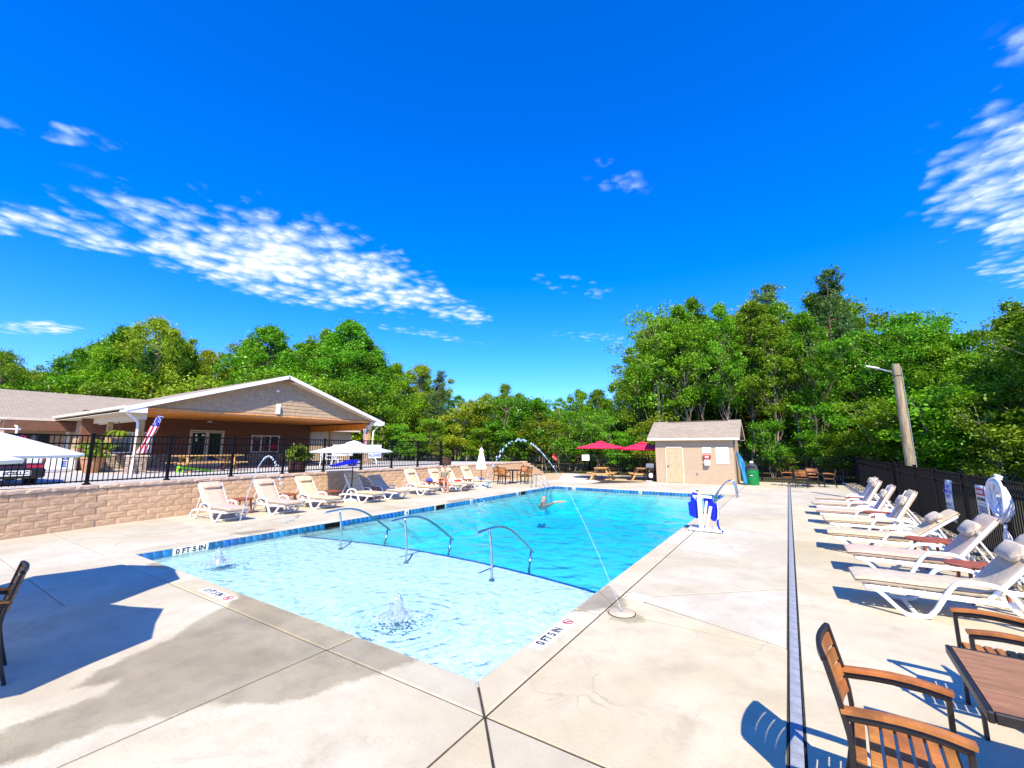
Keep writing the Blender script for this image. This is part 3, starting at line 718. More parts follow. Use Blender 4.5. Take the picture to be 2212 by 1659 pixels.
FENCE=thing('terrace_fence','black metal picket fence standing on top of the retaining wall','fence',(0,0,0))
pts=[(-14.62,1.62),(-14.99,3.36),(-15.17,5.08),(-15.28,6.82),(-15.36,8.55),(-15.42,10.2),(-15.47,12.0),(-15.5,13.7),(-15.53,15.4),(-15.56,17.1)]
pm=post_mesh(.034,1.27)
FZ=1.03
for i,p in enumerate(pts):
    obj('post',pm,FENCE,(p[0],p[1],FZ),.05)
    if i: picket_run(FENCE,pts[i-1],p,FZ,1.25,.1)
p0=(-13.95,-.4); picket_run(FENCE,p0,pts[0],FZ,1.25,.11)
# right fence
RF=thing('side_fence','tall black metal picket fence along the right side of the deck','fence',(0,0,0))
ry=[6.9,8.92,10.94,12.96,14.98,17.0,19.02,21.04,23.06,25.08,27.1,29.0,31.0]; pm2=post_mesh(.036,1.5,False)
for i,y in enumerate(ry):
    obj('post',pm2,RF,(3.07,y,-.06),0)
    if i: picket_run(RF,(3.07,ry[i-1]),(3.07,y),-.06,1.48,.1 if y<19.1 else .125,.017,(.1,-.24,-.03))
BF=thing('back_fence','black metal picket fence along the trees behind the shed','fence',(0,0,0))
bx=[3.07,.8,-1.5,-3.8,-6.1,-8.4,-10.7,-12.9]
for i,x in enumerate(bx):
    if i: obj('post',pm2,BF,(x,31.0,-.06),0); 
    if i:
        a,b=(bx[i-1],31.0),(x,31.0); L=bx[i-1]-x
        for z in (.05,1.2,1.42): mb=MB(); mb.box((0,0,0),(L,.028,.035)); mb.build('rail',M_('black_metal'),BF,loc=((a[0]+b[0])/2,31.0,z))
        mb=MB()
        for k in range(int(L/.12)): mb.box((b[0]+.1+k*.12,31.0,.68),(.016,.016,1.45))
        mb.build('pickets',M_('black_metal'),BF)['kind']='stuff'
# fence with gate beside the wall end
GF=thing('gate_fence','black picket fence and gate behind the stepped end of the wall','fence',(0,0,0))
gp=[(-12.9,31.0),(-15.0,31.0),(-16.2,31.0),(-17.6,29.0),(-19.0,26.0)]
for i,p in enumerate(gp):
    z0=-.06 if p[0]>-16.5 else .6 if p[0]>-18 else .95
    obj('post',pm2,GF,(p[0],p[1],z0),0)
    if i:
        q=gp[i-1]; mb=MB(); L=math.hypot(p[0]-q[0],p[1]-q[1]); m=int(L/.12)
        for k in range(m+1):
            t=k/m; mb.box((q[0]+(p[0]-q[0])*t,q[1]+(p[1]-q[1])*t,z0+.72),(.016,.016,1.4))
        mb.build('pickets',M_('black_metal'),GF)['kind']='stuff'
        for z in (.12,1.2,1.42): mb=MB(); mb.box((0,0,0),(L,.028,.035)); mb.build('rail',M_('black_metal'),GF,loc=((p[0]+q[0])/2,(p[1]+q[1])/2,z0+z),rz=math.atan2(p[1]-q[1],p[0]-q[0]))
# ---------------------------------------------------------------- shed
def shingles(name,c1,c2,axis):
    """asphalt shingles; axis 0: courses run along local X, 1: along local Y"""
    m=bpy.data.materials.new(name); m.use_nodes=True; t=NT(m.node_tree); b=t.n['Principled BSDF']
    p=t.node('ShaderNodeTexCoord').outputs['Object']; s_=t.node('ShaderNodeSeparateXYZ'); t.l.new(p,s_.inputs[0])
    cv=t.node('ShaderNodeCombineXYZ'); t.put(cv.inputs[0],s_.outputs[axis]); t.put(cv.inputs[1],s_.outputs[1-axis])
    br=t.node('ShaderNodeTexBrick',i_Scale=1.0,offset=.5); t.l.new(cv.outputs[0],br.inputs['Vector'])
    for k,v in (('Color1',C4(c1)),('Color2',C4(c2)),('Mortar',(.07,.06,.05,1))): br.inputs[k].default_value=v
    br.inputs['Mortar Size'].default_value=.008; br.inputs['Brick Width'].default_value=.31; br.inputs['Row Height'].default_value=.125; br.inputs['Bias'].default_value=-.1
    n=t.noise(cv.outputs[0],9,3); n2=t.noise(cv.outputs[0],90,2)
    c=t.mix(t.m('MULTIPLY',n,.5),br.outputs['Color'],C4(tuple(x*.55 for x in c1))); c=t.mix(t.m('MULTIPLY',n2,.35),c,C4((.5,.46,.40)))
    t.l.new(c,b.inputs['Base Color']); b.inputs['Roughness'].default_value=.95
    bp=t.node('ShaderNodeBump',i_Strength=.6,i_Distance=.02); t.l.new(br.outputs['Fac'],bp.inputs['Height']); bp.invert=True; t.l.new(bp.outputs[0],b.inputs['Normal'])
    MT[name]=m
shingles('shingle_x',(.37,.29,.195),(.25,.19,.13),0); shingles('shingle_y',(.37,.29,.195),(.26,.20,.135),1)
def blockwall():
    m=bpy.data.materials.new('painted_block'); m.use_nodes=True; t=NT(m.node_tree); b=t.n['Principled BSDF']
    p=t.node('ShaderNodeTexCoord').outputs['Object']; s_=t.node('ShaderNodeSeparateXYZ'); t.l.new(p,s_.inputs[0]); cv=t.node('ShaderNodeCombineXYZ'); t.put(cv.inputs[0],t.m('ADD',s_.outputs[0],s_.outputs[1])); t.put(cv.inputs[1],s_.outputs[2])
    br=t.node('ShaderNodeTexBrick',i_Scale=1.0); t.l.new(cv.outputs[0],br.inputs['Vector'])
    for k,v in (('Color1',(.45,.335,.215,1)),('Color2',(.435,.32,.205,1)),('Mortar',(.38,.28,.18,1))): br.inputs[k].default_value=v
    br.inputs['Mortar Size'].default_value=.006; br.inputs['Brick Width'].default_value=.406; br.inputs['Row Height'].default_value=.203
    n=t.noise(p,2.5,4); c=t.mix(t.m('MULTIPLY',t.mr(n,.4,.7),.25),br.outputs['Color'],C4((.33,.24,.155)))
    t.l.new(c,b.inputs['Base Color']); b.inputs['Roughness'].default_value=.8
    bp=t.node('ShaderNodeBump',i_Strength=.3,i_Distance=.008); bp.invert=True; t.l.new(br.outputs['Fac'],bp.inputs['Height']); t.l.new(bp.outputs[0],b.inputs['Normal']); MT['painted_block']=m
blockwall()
mat('door_cream',(.47,.375,.215),.5,.04,6); mat('trim_cream',(.68,.59,.44),.6,.04,6); mat('soffit',(.62,.54,.42),.7,.05,6)
SH=thing('pump_shed','tan block pump shed with shingled gable roof behind the pool','shed',(-4.48,25.5,0))
W2=2.03; Dp=2.8
mb=MB(); mb.box((0,Dp/2,1.215),(2*W2,Dp,2.43)); 
mb.add([(-W2,0,2.43),(-W2,Dp,2.43),(-W2,Dp/2,3.30),(W2,0,2.43),(W2,Dp,2.43),(W2,Dp/2,3.30)],[(0,2,1),(3,4,5)]); mb.build('wall',M_('painted_block'),SH)
sl=math.atan2(3.46-2.46,1.70)
for sgn in (-1,1):
    Lr=1.72/math.cos(sl); rm=MB(); rm.box((0,0,0),(4.79,Lr,.05))
    o=rm.build('roof_slope',M_('shingle_x'),SH,loc=(0,Dp/2+sgn*.85,2.995),rz=(-sgn*sl,0,0))
    mb=MB(); mb.box((0,Dp/2+sgn*1.715,2.435),(4.76,.03,.13)); mb.build('fascia',M_('trim_cream'),SH)
    for e in (-1,1):
        mb=MB(); mb.box((0,0,0),(.03,Lr,.13)); mb.build('rake_board',M_('trim_cream'),SH,loc=(e*2.375,Dp/2+sgn*.85,2.91),rz=(-sgn*sl,0,0))
    mb=MB(); mb.box((0,Dp/2+sgn*1.55,2.385),(4.7,.32,.02)); mb.build('soffit',M_('soffit'),SH)
mb=MB(); mb.box((.1,Dp/2,3.49),(3.3,.22,.035),bev=.01); mb.build('ridge_vent',M_('dark_wood'),SH)
for e in(-1,1):
    mb=MB(); mb.prism([(0,0),(.34,0),(.34,.13),(0,.10)],-.02,.02,Matrix.Translation((e*(W2+.17)-.17,0,0)) if False else None) if False else None
dx=-5.475+4.48
dr=MB(); dr.box((dx,-.012,.985),(.86,.05,1.93)); DR=dr.build('door',M_('door_cream'),SH)
for (px_,pz,pw,ph) in [(-.19,1.72,.16,.14),(.19,1.72,.16,.14),(-.19,1.28,.20,.58),(.19,1.28,.20,.58),(-.19,.48,.20,.52),(.19,.48,.20,.52)]:
    mb=MB(); mb.box((dx+px_,-.036,pz),(pw,.012,ph),bev=.005); q=MB(); mb.box((dx+px_,-.043,pz),(pw-.06,.006,ph-.06),bev=.003); mb.build('door_panel',M_('door_cream'),DR)
mb=MB(); mb.tube([(dx-.37,-.04,.93),(dx-.37,-.085,.93),(dx-.27,-.09,.93)],.014,8); mb.lathe([(.03,0),(.03,.012)],12,Matrix.Translation((dx-.37,-.04,.93))@Matrix.Rotation(math.pi/2,4,'X')); mb.build('handle',M_('black_metal'),DR)
mb=MB(); 
for e in(-1,1): mb.box((dx+e*.462,-.01,1.0),(.05,.06,2.0))
mb.box((dx,-.01,1.985),(.974,.06,.05)); mb.build('door_frame',M_('trim_cream'),SH)
mb=MB(); mb.box((dx-.437,-.0315,.98),(.012,.006,1.94)); mb.box((dx+.437,-.0315,.98),(.012,.006,1.94)); mb.build('door_gap_shade',M_('dark_wood'),SH)  # solid dark strips beside the door, standing in for recess shade
mb=MB(); mb.box((-4.30+4.48,-.025,.58),(.09,.05,.12),bev=.01); mb.build('outlet_box',M_('drain_grey'),SH)
SHY=25.5
def scribble(parent,x0,x1,z0,z1,n,mats,y,rng,cols=1):
    for k in range(n):
        z=z1-(z1-z0)*(k+.5)/n; a=x0+.02*(x1-x0); L=(x1-x0)*rng.uniform(.35,.95); mb=MB(); x=a
        while x<a+L:
            w_=rng.uniform(.012,.05); mb.box((x+w_/2,y,z),(w_,.0015,(z1-z0)/n*.45)); x+=w_+.012
        mb.build('text_line',M_(rng.choice(mats)),parent)
rng=random.Random(9)
t=thing('notice_sign','small white notice sheet above the red box on the shed','sign',(-3.765,SHY-.012,1.67)); mb=MB(); mb.box((0,0,.16),(.45,.014,.32),bev=.003); mb.build('panel',M_('white_paint'),t); scribble(t,-.15,.18,.04,.26,5,['grey_print','blue_print'],-.0085,rng)
t=thing('rules_board','tall white pool rules board on the right of the shed wall','sign',(-3.0,SHY-.012,1.10)); mb=MB(); mb.box((0,0,.445),(.62,.014,.89),bev=.003); mb.build('panel',M_('white_paint'),t)
scribble(t,-.26,.24,.06,.84,17,['grey_print','blue_print'],-.0085,rng)
t=thing('first_aid_box','red wall box with a white label on the shed','box',(-3.76,SHY-.06,1.38)); mb=MB(); mb.box((0,0,.09),(.38,.12,.18),bev=.015); mb.build('case',mat('red_case',(.70,.01,.02),.4),t); mb=MB(); mb.box((0,-.062,.07),(.17,.006,.07),bev=.002); mb.box((0,-.062,.125),(.22,.006,.022)); mb.build('label',M_('white_paint'),t)
t=thing('phone_box','white metal phone box below the red box on the shed','box',(-3.755,SHY-.11,1.01)); mb=MB(); mb.box((0,0,.15),(.25,.22,.30),bev=.008); mb.build('case',M_('white_paint'),t); mb=MB(); mb.lathe([(.018,0),(.018,.012)],10,Matrix.Translation((.07,-.11,.15))@Matrix.Rotation(math.pi/2,4,'X')); mb.build('lock',M_('drain_grey'),t)
# ---------------------------------------------------------------- clubhouse
mat('siding_tan',(.43,.315,.19),.75,.10,6,.15,40,rnd=.05); mat('siding_brown',(.17,.075,.04),.75,.12,6,.15,40,rnd=.06); mat('glass_dark',(.012,.022,.028),.06,.3,2,spec=.9); mat('stone',(.44,.34,.25),.9,.25,6,.7,30,rnd=.25); mat('patio_floor',(.52,.47,.41),.85,.12,3,coords='World')
CL=thing('clubhouse','tan clubhouse with a wide gabled porch and shingle roof','building',(-23.2,12.55,.85))
# local: x toward pool, y along the pool, z from porch floor
FZ2=0.; HY=5.9; BX=-6.4; EAVE=2.80; RIDGE=5.02; OV=.48
mb=MB(); mb.box((-3.5,0,-.14),(8.4,13.2,.28)); mb.build('porch_floor',M_('patio_floor'),CL)
mb=MB(); mb.box((BX-2,-.5,-.1),(.3,13,.4)) ; 
# back wall of the porch: boards
def siding(parent,x,y0,y1,z0,z1,h,matn,gap=[],axis='x',name='siding_board'):
    n=int(round((z1-z0)/h))
    for k in range(n):
        za=z0+k*h; segs=[(y0,y1)]
        for (ga,gb,gz0,gz1) in gap:
            if za+h>gz0 and za<gz1:
                ns=[]
                for a,b in segs:
                    if gb<=a or ga>=b: ns.append((a,b)); continue
                    if ga>a: ns.append((a,ga))
                    if gb<b: ns.append((gb,b))
                segs=ns
        for a,b in segs:
            if b-a<.03: continue
            mb=MB(); t0=.012; t1=.028
            if axis=='x': vs=[(x,a,za),(x,b,za),(x,b,za+h),(x,a,za+h),(x+t1,a,za),(x+t1,b,za),(x+t0,b,za+h+.004),(x+t0,a,za+h+.004)]
            else: vs=[(b,x,za),(a,x,za),(a,x,za+h),(b,x,za+h),(b,x-t1,za),(a,x-t1,za),(a,x-t0,za+h+.004),(b,x-t0,za+h+.004)]
            mb.add(vs,[(4,5,6,7),(0,4,7,3),(5,1,2,6),(0,1,5,4),(3,7,6,2)]); mb.build(name,M_(matn),parent)
gaps=[(-1.78,.05,0,2.12),(1.68,3.55,.78,1.93),(-5.3,-3.5,.80,1.95)]
mb=MB(); mb.box((BX-.1,.2-.5,1.45),(.2,12.2,3.1)); mb.build('back_wall',M_('siding_brown'),CL)
siding(CL,BX,-5.9,5.35,0.75,2.75,.18,'siding_brown',gaps)
# stone wainscot pieces
rng=random.Random(3)
def stones(parent,x,y0,y1,z0,z1,gap=[],axis='x'):
    z=z0
    while z<z1-.02:
        h=min(rng.uniform(.07,.12),z1-z); y=y0
        while y<y1-.02:
            L=min(rng.uniform(.18,.45),y1-y)
            if not any(y+L>a and y<b for a,b in gap):
                d_=.04+rng.uniform(0,.03); mb=MB()
                mb.box((x+d_/2 if axis=='x' else y+L/2,y+L/2 if axis=='x' else x-d_/2,z+h/2),(d_ if axis=='x' else L-.012,L-.012 if axis=='x' else d_,h-.012),bev=.012); mb.build('stone',M_('stone'),parent)
            y+=L
        z+=h
stones(CL,BX,-5.9,5.35,0,.72,[(-1.8,.07)])
mb=MB(); mb.box((BX+.05,(-5.9-1.8)/2,.735),(.12,4.1,.04)); mb.box((BX+.05,(.07+5.35)/2,.735),(.12,5.28,.04)); mb.build('wainscot_cap',M_('stone'),CL)
def window(parent,x,y0,y1,z0,z1,n,name='window'):
    fr=MB(); w_=.06
    for zz in (z0,z1): fr.box((x+.02,(y0+y1)/2,zz),(.09,y1-y0+w_,w_))
    for i in range(n+1): fr.box((x+.02,y0+(y1-y0)*i/n,(z0+z1)/2),(.086,w_,z1-z0))
    F=fr.build(name,M_('white_paint'),parent)
    for i in range(n):
        mb=MB(); mb.box((x-.005,y0+(y1-y0)*(i+.5)/n,(z0+z1)/2),(.012,(y1-y0)/n-.05,z1-z0-.04)); mb.build('pane',M_('glass_dark'),F)
window(CL,BX,1.72,3.5,.84,1.90,3); window(CL,BX,-5.26,-3.54,.86,1.92,2)
# double door
mb=MB()
for y in (-1.74,-.865,.01): mb.box((BX+.02,y,1.05),(.09,.07,2.10))
mb.box((BX+.02,-.865,2.12),(.09,1.82,.08)); F=mb.build('door_frame',M_('cream_paint'),CL)
for c in (-1.30,-.43):
    d_=MB(); d_.box((BX+.0,c,1.03),(.05,.80,2.04)); DD=d_.build('door',M_('cream_paint'),CL)
    mb=MB(); mb.box((BX+.027,c,1.18),(.014,.66,1.62)); mb.build('pane',M_('glass_dark'),DD)
    mb=MB(); mb.tube([(BX+.03,c+(.33 if c<-1 else -.33),1.0),(BX+.09,c+(.33 if c<-1 else -.33),1.0),(BX+.09,c+(.23 if c<-1 else -.23),1.0)],.014,6); mb.build('handle',M_('black_metal'),DD)
rngp=random.Random(5)
for (y,z,w_,h_) in [(-1.45,1.85,.12,.15),(-1.1,1.86,.14,.12),(-1.42,1.6,.10,.2)]: mb=MB(); mb.box((BX+.037,y,z),(.004,w_,h_)); mb.build('door_notice',M_('white_paint'),CL)
# posts on stone piers, header beams
mat('pier_cap',(.60,.52,.42),.85,.1,8)
def porch_post(x,y,h=2.32):
    b=MB(); b.box((x,y,.36),(.50,.50,.72)); P=b.build('pier',M_('wall_core'),CL)
    for zz in range(7):
        z=.02+zz*.10; k=-.27; 
        for side in range(2):
            a=-.27
            while a<.25:
                L=min(rng.uniform(.14,.3),.27-a); mb=MB(); d_=.045
                if side==0: mb.box((x+.25+d_/2,y+a+L/2,z+.05),(d_+rng.uniform(0,.02),L-.01,.09),bev=.01)
                else: mb.box((x+a+L/2,y-.25-d_/2,z+.05),(L-.01,d_+rng.uniform(0,.02),.09),bev=.01)
                mb.build('stone',M_('stone'),P); a+=L
    mb=MB(); mb.box((x,y,.76),(.66,.66,.075),bev=.015); mb.build('pier_cap',M_('pier_cap'),P)
    mb=MB(); mb.box((x,y,.80+(h-.80)/2),(.19,.19,h-.80),bev=.01); mb.build('post',M_('wood_post'),CL)
for (x,y) in [(0,-HY),(0,HY),(-4.1,-HY),(-4.1,HY),(-8.0,-HY)]: porch_post(x,y)
for y in (-HY,HY):
    mb=MB(); mb.box((0,y,2.45),(.24,.24,.30)); mb.build('post_cap',M_('trim_cream'),CL)
    mb=MB(); mb.box((-3.6,y,2.46),(7.0,.20,.28)); mb.build('side_beam',M_('ceiling_wood') if y>0 else M_('trim_cream'),CL)
    mb=MB(); mb.box((-3.6,y-.11*(1 if y>0 else -1),2.47),(7.0,.015,.42)); mb.build('beam_facing',M_('ceiling_wood') if y>0 else M_('trim_cream'),CL)
mb=MB(); mb.box((-3.1,0,2.785),(6.6,2*HY-.1,.04)); CE=mb.build('porch_ceiling',M_('ceiling_wood'),CL)
for k in range(20): mb=MB(); mb.box((-.02-k*.32,0,2.758),(.31,2*HY-.3,.012)); mb.build('ceiling_plank',M_('ceiling_wood'),CE)
# gable siding: horizontal boards clipped to the slope
h=.185; slope=(RIDGE-EAVE)/6.62; z=2.70
while z<RIDGE-.25:
    def half(zz): return max(0,(RIDGE-.12-zz)/slope)
    a=min(6.0,half(z)); b=min(6.0,half(z+h)); x=.09; mb=MB(); t0,t1=.012,.03
    if a>.05:
        mb.add([(x,-a,z),(x,a,z),(x,b,z+h),(x,-b,z+h),(x+t1,-a,z),(x+t1,a,z),(x+t0,b,z+h+.004),(x+t0,-b,z+h+.004)],[(4,5,6,7),(0,4,7,3),(5,1,2,6),(0,1,5,4),(3,7,6,2)]); mb.build('siding_board',M_('siding_tan'),CL)
    z+=h
# roofs
def roof(parent,x0,x1,y_ridge,y_e,z_r,z_e,th=.14):
    """slab from ridge line (y_ridge,z_r) to eave (y_e,z_e), between x0 and x1"""
    mb=MB(); vs=[(x0,y_ridge,z_r),(x1,y_ridge,z_r),(x1,y_e,z_e),(x0,y_e,z_e)]; vs+=[(a,b,c-th) for a,b,c in vs]
    fs=[(0,1,2,3),(7,6,5,4),(0,4,5,1),(1,5,6,2),(2,6,7,3),(3,7,4,0)]
    if y_e<y_ridge: fs=[f[::-1] for f in fs]
    mb.add(vs,fs[::1]); return mb.build('roof_slope',M_('shingle_x'),parent)
XF=.62; 
for sg in (-1,1):
    roof(CL,-14.5,XF,0,sg*6.62,RIDGE,EAVE)
    ang=math.atan2(RIDGE-EAVE,6.62); Lr=6.62/math.cos(ang)
    mb=MB(); mb.box((0,0,0),(.035,Lr+.05,.18)); mb.build('rake_board',M_('white_paint'),CL,loc=(XF+.02,sg*3.31,(RIDGE+EAVE)/2-.10),rz=(-sg*ang,0,0))
    mb=MB(); mb.box((0,0,0),(.5,Lr-.2,.02)); mb.build('rake_soffit',M_('soffit'),CL,loc=(XF-.28,sg*3.25,(RIDGE+EAVE)/2-.165),rz=(-sg*ang,0,0))
    mb=MB(); mb.box((-5.3,sg*6.66,EAVE-.05),(11.8,.12,.13),bev=.02); mb.build('gutter',M_('trim_cream'),CL)
    mb=MB(); mb.box((-5.2,sg*6.3,EAVE-.22),(11.6,.72,.02)); mb.build('soffit',M_('soffit'),CL)
    mb=MB(); mb.box((XF-.3,sg*6.3,EAVE-.13),(.62,.74,.22)); mb.build('eave_return',M_('white_paint'),CL)
    mb=MB(); mb.tube(smooth_path([(.25,sg*6.6,EAVE-.1),(.25,sg*6.45,EAVE-.3),(.25,sg*6.14,EAVE-.55),(.22,sg*6.08,EAVE-.75),(.22,sg*6.08,.75),(.42,sg*6.15,.45),(.55,sg*6.2,.3),(.55,sg*6.2,.02)],1),.05,6,flat=(.085,.07)); mb.build('downspout',M_('white_paint'),CL)
mb=MB(); mb.box((XF+.005,0,RIDGE-.26),(.05,.5,.22)); mb.build('louver',M_('dark_wood'),CL)
mb=MB(); mb.ell((.22,-.35,4.15),(.07,.09,.07)); mb.build('flood_lamp',M_('white_plastic'),CL)
mb=MB(); mb.box((.21,-.25,3.17),(.16,.20,.55),bev=.03); mb.build('wall_speaker',M_('white_plastic'),CL)
mb=MB(); mb.ell((BX+.5,-1.0,2.66),(.14,.14,.05)); mb.build('ceiling_lamp',M_('white_plastic'),CL)
# main wing behind: roof facing the pool
WX=-11.0
mb=MB(); mb.box((WX-3.4,2.2,1.35),(6.8,21.0,2.7)); mb.build('wing_wall',M_('siding_tan'),CL)
mb=MB(); ye0,ye1=-8.75,13.2; vs=[(WX+.55,ye0,EAVE-.12),(WX+.55,ye1,EAVE-.12),(WX-4.6,ye1,EAVE+1.75),(WX-4.6,ye0,EAVE+1.75)]; vs+=[(a,b,c-.14) for a,b,c in vs]
mb.add(vs,[(0,1,2,3),(7,6,5,4),(0,4,5,1),(1,5,6,2),(2,6,7,3),(3,7,4,0)]); mb.build('roof_slope',M_('shingle_y'),CL)
mb=MB(); mb.box((WX+.62,2.2,EAVE-.19),(.12,22,.13)); mb.build('gutter',M_('trim_cream'),CL)
mb=MB(); mb.add([(WX,-8.3,2.6),(WX-6.8,-8.3,2.6),(WX-4.6,-8.3,EAVE+1.5)],[(0,2,1)]); mb.build('wing_gable',M_('siding_tan'),CL)
siding(CL,WX,-8.3,-5.2,.1,2.5,.18,'siding_tan')
mb=MB(); mb.box((WX+.6,-7.2,2.25),(1.1,2.6,.5)); mb.build('entry_header',M_('siding_brown'),CL)
mb=MB(); mb.box((WX+.05,-5.6,1.05),(.06,.9,2.05)); mb.build('white_door',M_('white_paint'),CL)
mb=MB(); mb.box((WX+.04,-7.3,1.35),(.05,1.3,1.0)); mb.build('window_pane',M_('glass_dark'),CL)
# wall between porch and wing on the left side
siding(CL,-HY+.02,BX-4.6,BX,.75,2.7,.18,'siding_tan',axis='y')
mb=MB(); mb.box((BX-2.3,-HY+.2,1.4),(4.6,.34,2.8)); mb.build('side_wall',M_('siding_tan'),CL)
# ---------------------------------------------------------------- chaise longues
mat('pillow_cloth',(.56,.46,.33),.92,.1,10,.25,160,rnd=.05,sheen=.2)
def make_lounger(cush,recline,pillow,name='sun_lounger'):
    """foot end at x=0, head toward +x, centred on y=0"""
    t=bpy.data.objects.new(name,None); link(t)
    Wd=.34
    for sy in (-1,1):
        y=sy*Wd
        mb=MB(); path=smooth_path([(.17,y,.27),(.24,y,.23),(.43,y,.025),(.50,y,.02),(.60,y,.02),(.68,y,.05),(.84,y,.34),(.92,y,.44),(1.02,y,.46),(1.20,y,.46),(1.32,y,.41),(1.46,y,.16),(1.56,y,.03),(1.60,y,.02)],1)
        mb.tube(path,.03,flat=(.05,.042),up=None); mb.build('side_frame',M_('white_plastic'),t,auto=50)
        mb=MB(); mb.tube([(.10,sy*.30,.265),(1.22,sy*.30,.265),(1.62,sy*.30,.255),(1.90,sy*.30,.20)],.03,flat=(.03,.055)); mb.build('seat_rail',M_('white_plastic'),t,auto=50)
        mb=MB(); mb.tube([(1.86,sy*.30,.21),(1.93,sy*.30,.14),(1.98,sy*.30,.01)],.02,flat=(.05,.035)); mb.build('leg',M_('white_plastic'),t,auto=50)
    for c_,s_,b_ in (((.13,0,.262),(.07,.66,.045),.015),((.55,0,.255),(.05,.64,.03),.005),((1.0,0,.25),(.05,.64,.03),.005),((1.88,0,.20),(.05,.62,.05),.01),((.54,0,.035),(.05,.66,.03),.008)):
        mb=MB(); mb.box(c_,s_,bev=b_); mb.build('cross_bar',M_('white_plastic'),t)
    for k in range(9): mb=MB(); mb.box((.19+k*.105,0,.280),(.075,.60,.018),bev=.004); mb.build('slat',M_('white_plastic'),t)
    px_,pz=1.17,.285; ca,sa=math.cos(recline),math.sin(recline); Lb=.84
    M=Matrix.Translation((px_,0,pz))@Matrix.Rotation(-recline,4,'Y')
    b=MB()
    for sy in(-1,1): b.box((Lb/2,sy*.295,0),(Lb,.035,.045),M,bev=.01)
    for k in range(8): b.box((.06+k*.103,0,0),(.07,.58,.02),M)
    b.build('backrest_frame',M_('white_plastic'),t)
    for sy in (-1,1):
        e=M@Vector((.5,sy*.28,-.02)); mb=MB(); mb.tube([e,(1.72,sy*.28,.26)],.014,6); mb.build('prop_bar',M_('white_plastic'),t)
    # cushion: one bent pad with rounded edges and a seam
    n=26; m_=9; th=.084; hw=.29; V=[];F=[]
    def centre(s):
        if s<1.16: return Vector((s+.015,0,.297+th/2-.012*math.exp(-((s-.02)/.05)**2))),0.
        r=.10; q=s-1.16
        if q<r*recline: a=q/r; return Vector((1.175+r*math.sin(a),0,.297+th/2+r*(1-math.cos(a)))),a
        q-=r*recline; p0=Vector((1.175+r*math.sin(recline),0,.297+th/2+r*(1-math.cos(recline)))); return p0+Vector((ca,0,sa))*q,recline
    Ltot=1.16+.86; ss=[Ltot*(i/n) for i in range(n+1)]; prof=[(-1,0),(-.985,.5),(-.9,.92),(-.45,1.06),(0,1.1),(.45,1.06),(.9,.92),(.985,.5),(1,0),(.985,-.5),(.9,-.9),(0,-.95),(-.9,-.9),(-.985,-.5)]
    k=len(prof)
    for i,s in enumerate(ss):
        c,a=centre(s); up=Vector((-math.sin(a),0,math.cos(a))); e=min(1,.55+.45*min(1,min(s,Ltot-s)/.05)); tuft=1-.10*(math.exp(-((s-.55)/.04)**2)+math.exp(-((s-1.5)/.04)**2))
        for (u,v) in prof: V.append(c+Vector((0,1,0))*u*hw*(.97+.03*e)+up*v*th/2*e*tuft)
    for i in range(n):
        for j in range(k): F.append((i*k+j,i*k+(j+1)%k,(i+1)*k+(j+1)%k,(i+1)*k+j))
    F+= [tuple(range(k)),tuple(n*k+j for j in range(k))[::-1]]
    mb=MB(); mb.add(V,[f[::-1] for f in F]); cu=mb.build('cushion',M_(cush),t,auto=60)
    for sy in (-1,1):
        mb=MB(); pp=[]
        for s in ss[::2]: c,a=centre(s); up=Vector((-math.sin(a),0,math.cos(a))); pp.append(c+Vector((0,sy*hw*.995,0))+up*th*.08)
        mb.tube(pp,.006,5); mb.build('piping',M_('piping_dark'),cu)
    if pillow:
        c,a=centre(Ltot-.17 if pillow==1 else Ltot-.30); up=Vector((-math.sin(a),0,math.cos(a))); al=Vector((math.cos(a),0,math.sin(a)))
        mb=MB(); n0=0; nn=14; VV=[];FF=[]; rr=12
        for i in range(nn+1):
            y=-.235+.47*i/nn; e=(1-abs(2*i/nn-1)**9)**.5*.9+.1*(i not in(0,nn))
            for j in range(rr):
                g=2*math.pi*j/rr; sg,cg=math.sin(g),math.cos(g); VV.append(c+up*(th/2+.040+.050*e*math.copysign(abs(sg)**.75,sg))+al*(.100*e*math.copysign(abs(cg)**.6,cg)*(1 if pillow==1 else 1.15))+Vector((0,y*(1+.06*math.cos(2*g)),0)))
        for i in range(nn):
            for j in range(rr): FF.append((i*rr+j,i*rr+(j+1)%rr,(i+1)*rr+(j+1)%rr,(i+1)*rr+j))
        FF+=[tuple(range(rr))[::-1],tuple(nn*rr+j for j in range(rr))]
        mb.add(VV,[f[::-1] for f in FF]); pl=mb.build('pillow',M_('pillow_cloth') if pillow==2 else M_(cush),t,smooth=True)
        mb=MB(); q0=c+up*(th/2+.004)
        mb.box((0,0,0),(.045,.595,.008),Matrix.Translation(c+up*(th/2+.004)+al*.0)@Matrix.Rotation(-a,4,'Y')); mb.build('strap',M_('white_plastic'),pl)
    return t
P_=[]
def lounger(x,y,rz,label,cush='cushion_beige',rec=48,pil=2,group=None,tilt=0):
    key=(cush,rec,pil)
    o=None
    for k,p in P_:
        if k==key: o=copy_tree(p)
    if o is None: o=make_lounger(cush,R(rec),pil); P_.append((key,o))
    o.location=(x,y,0); o.rotation_euler=(0,0,rz+R(tilt)); prop(o,label,'sun lounger',group); return o
GR='sun loungers along the right fence'; GL='sun loungers along the retaining wall'
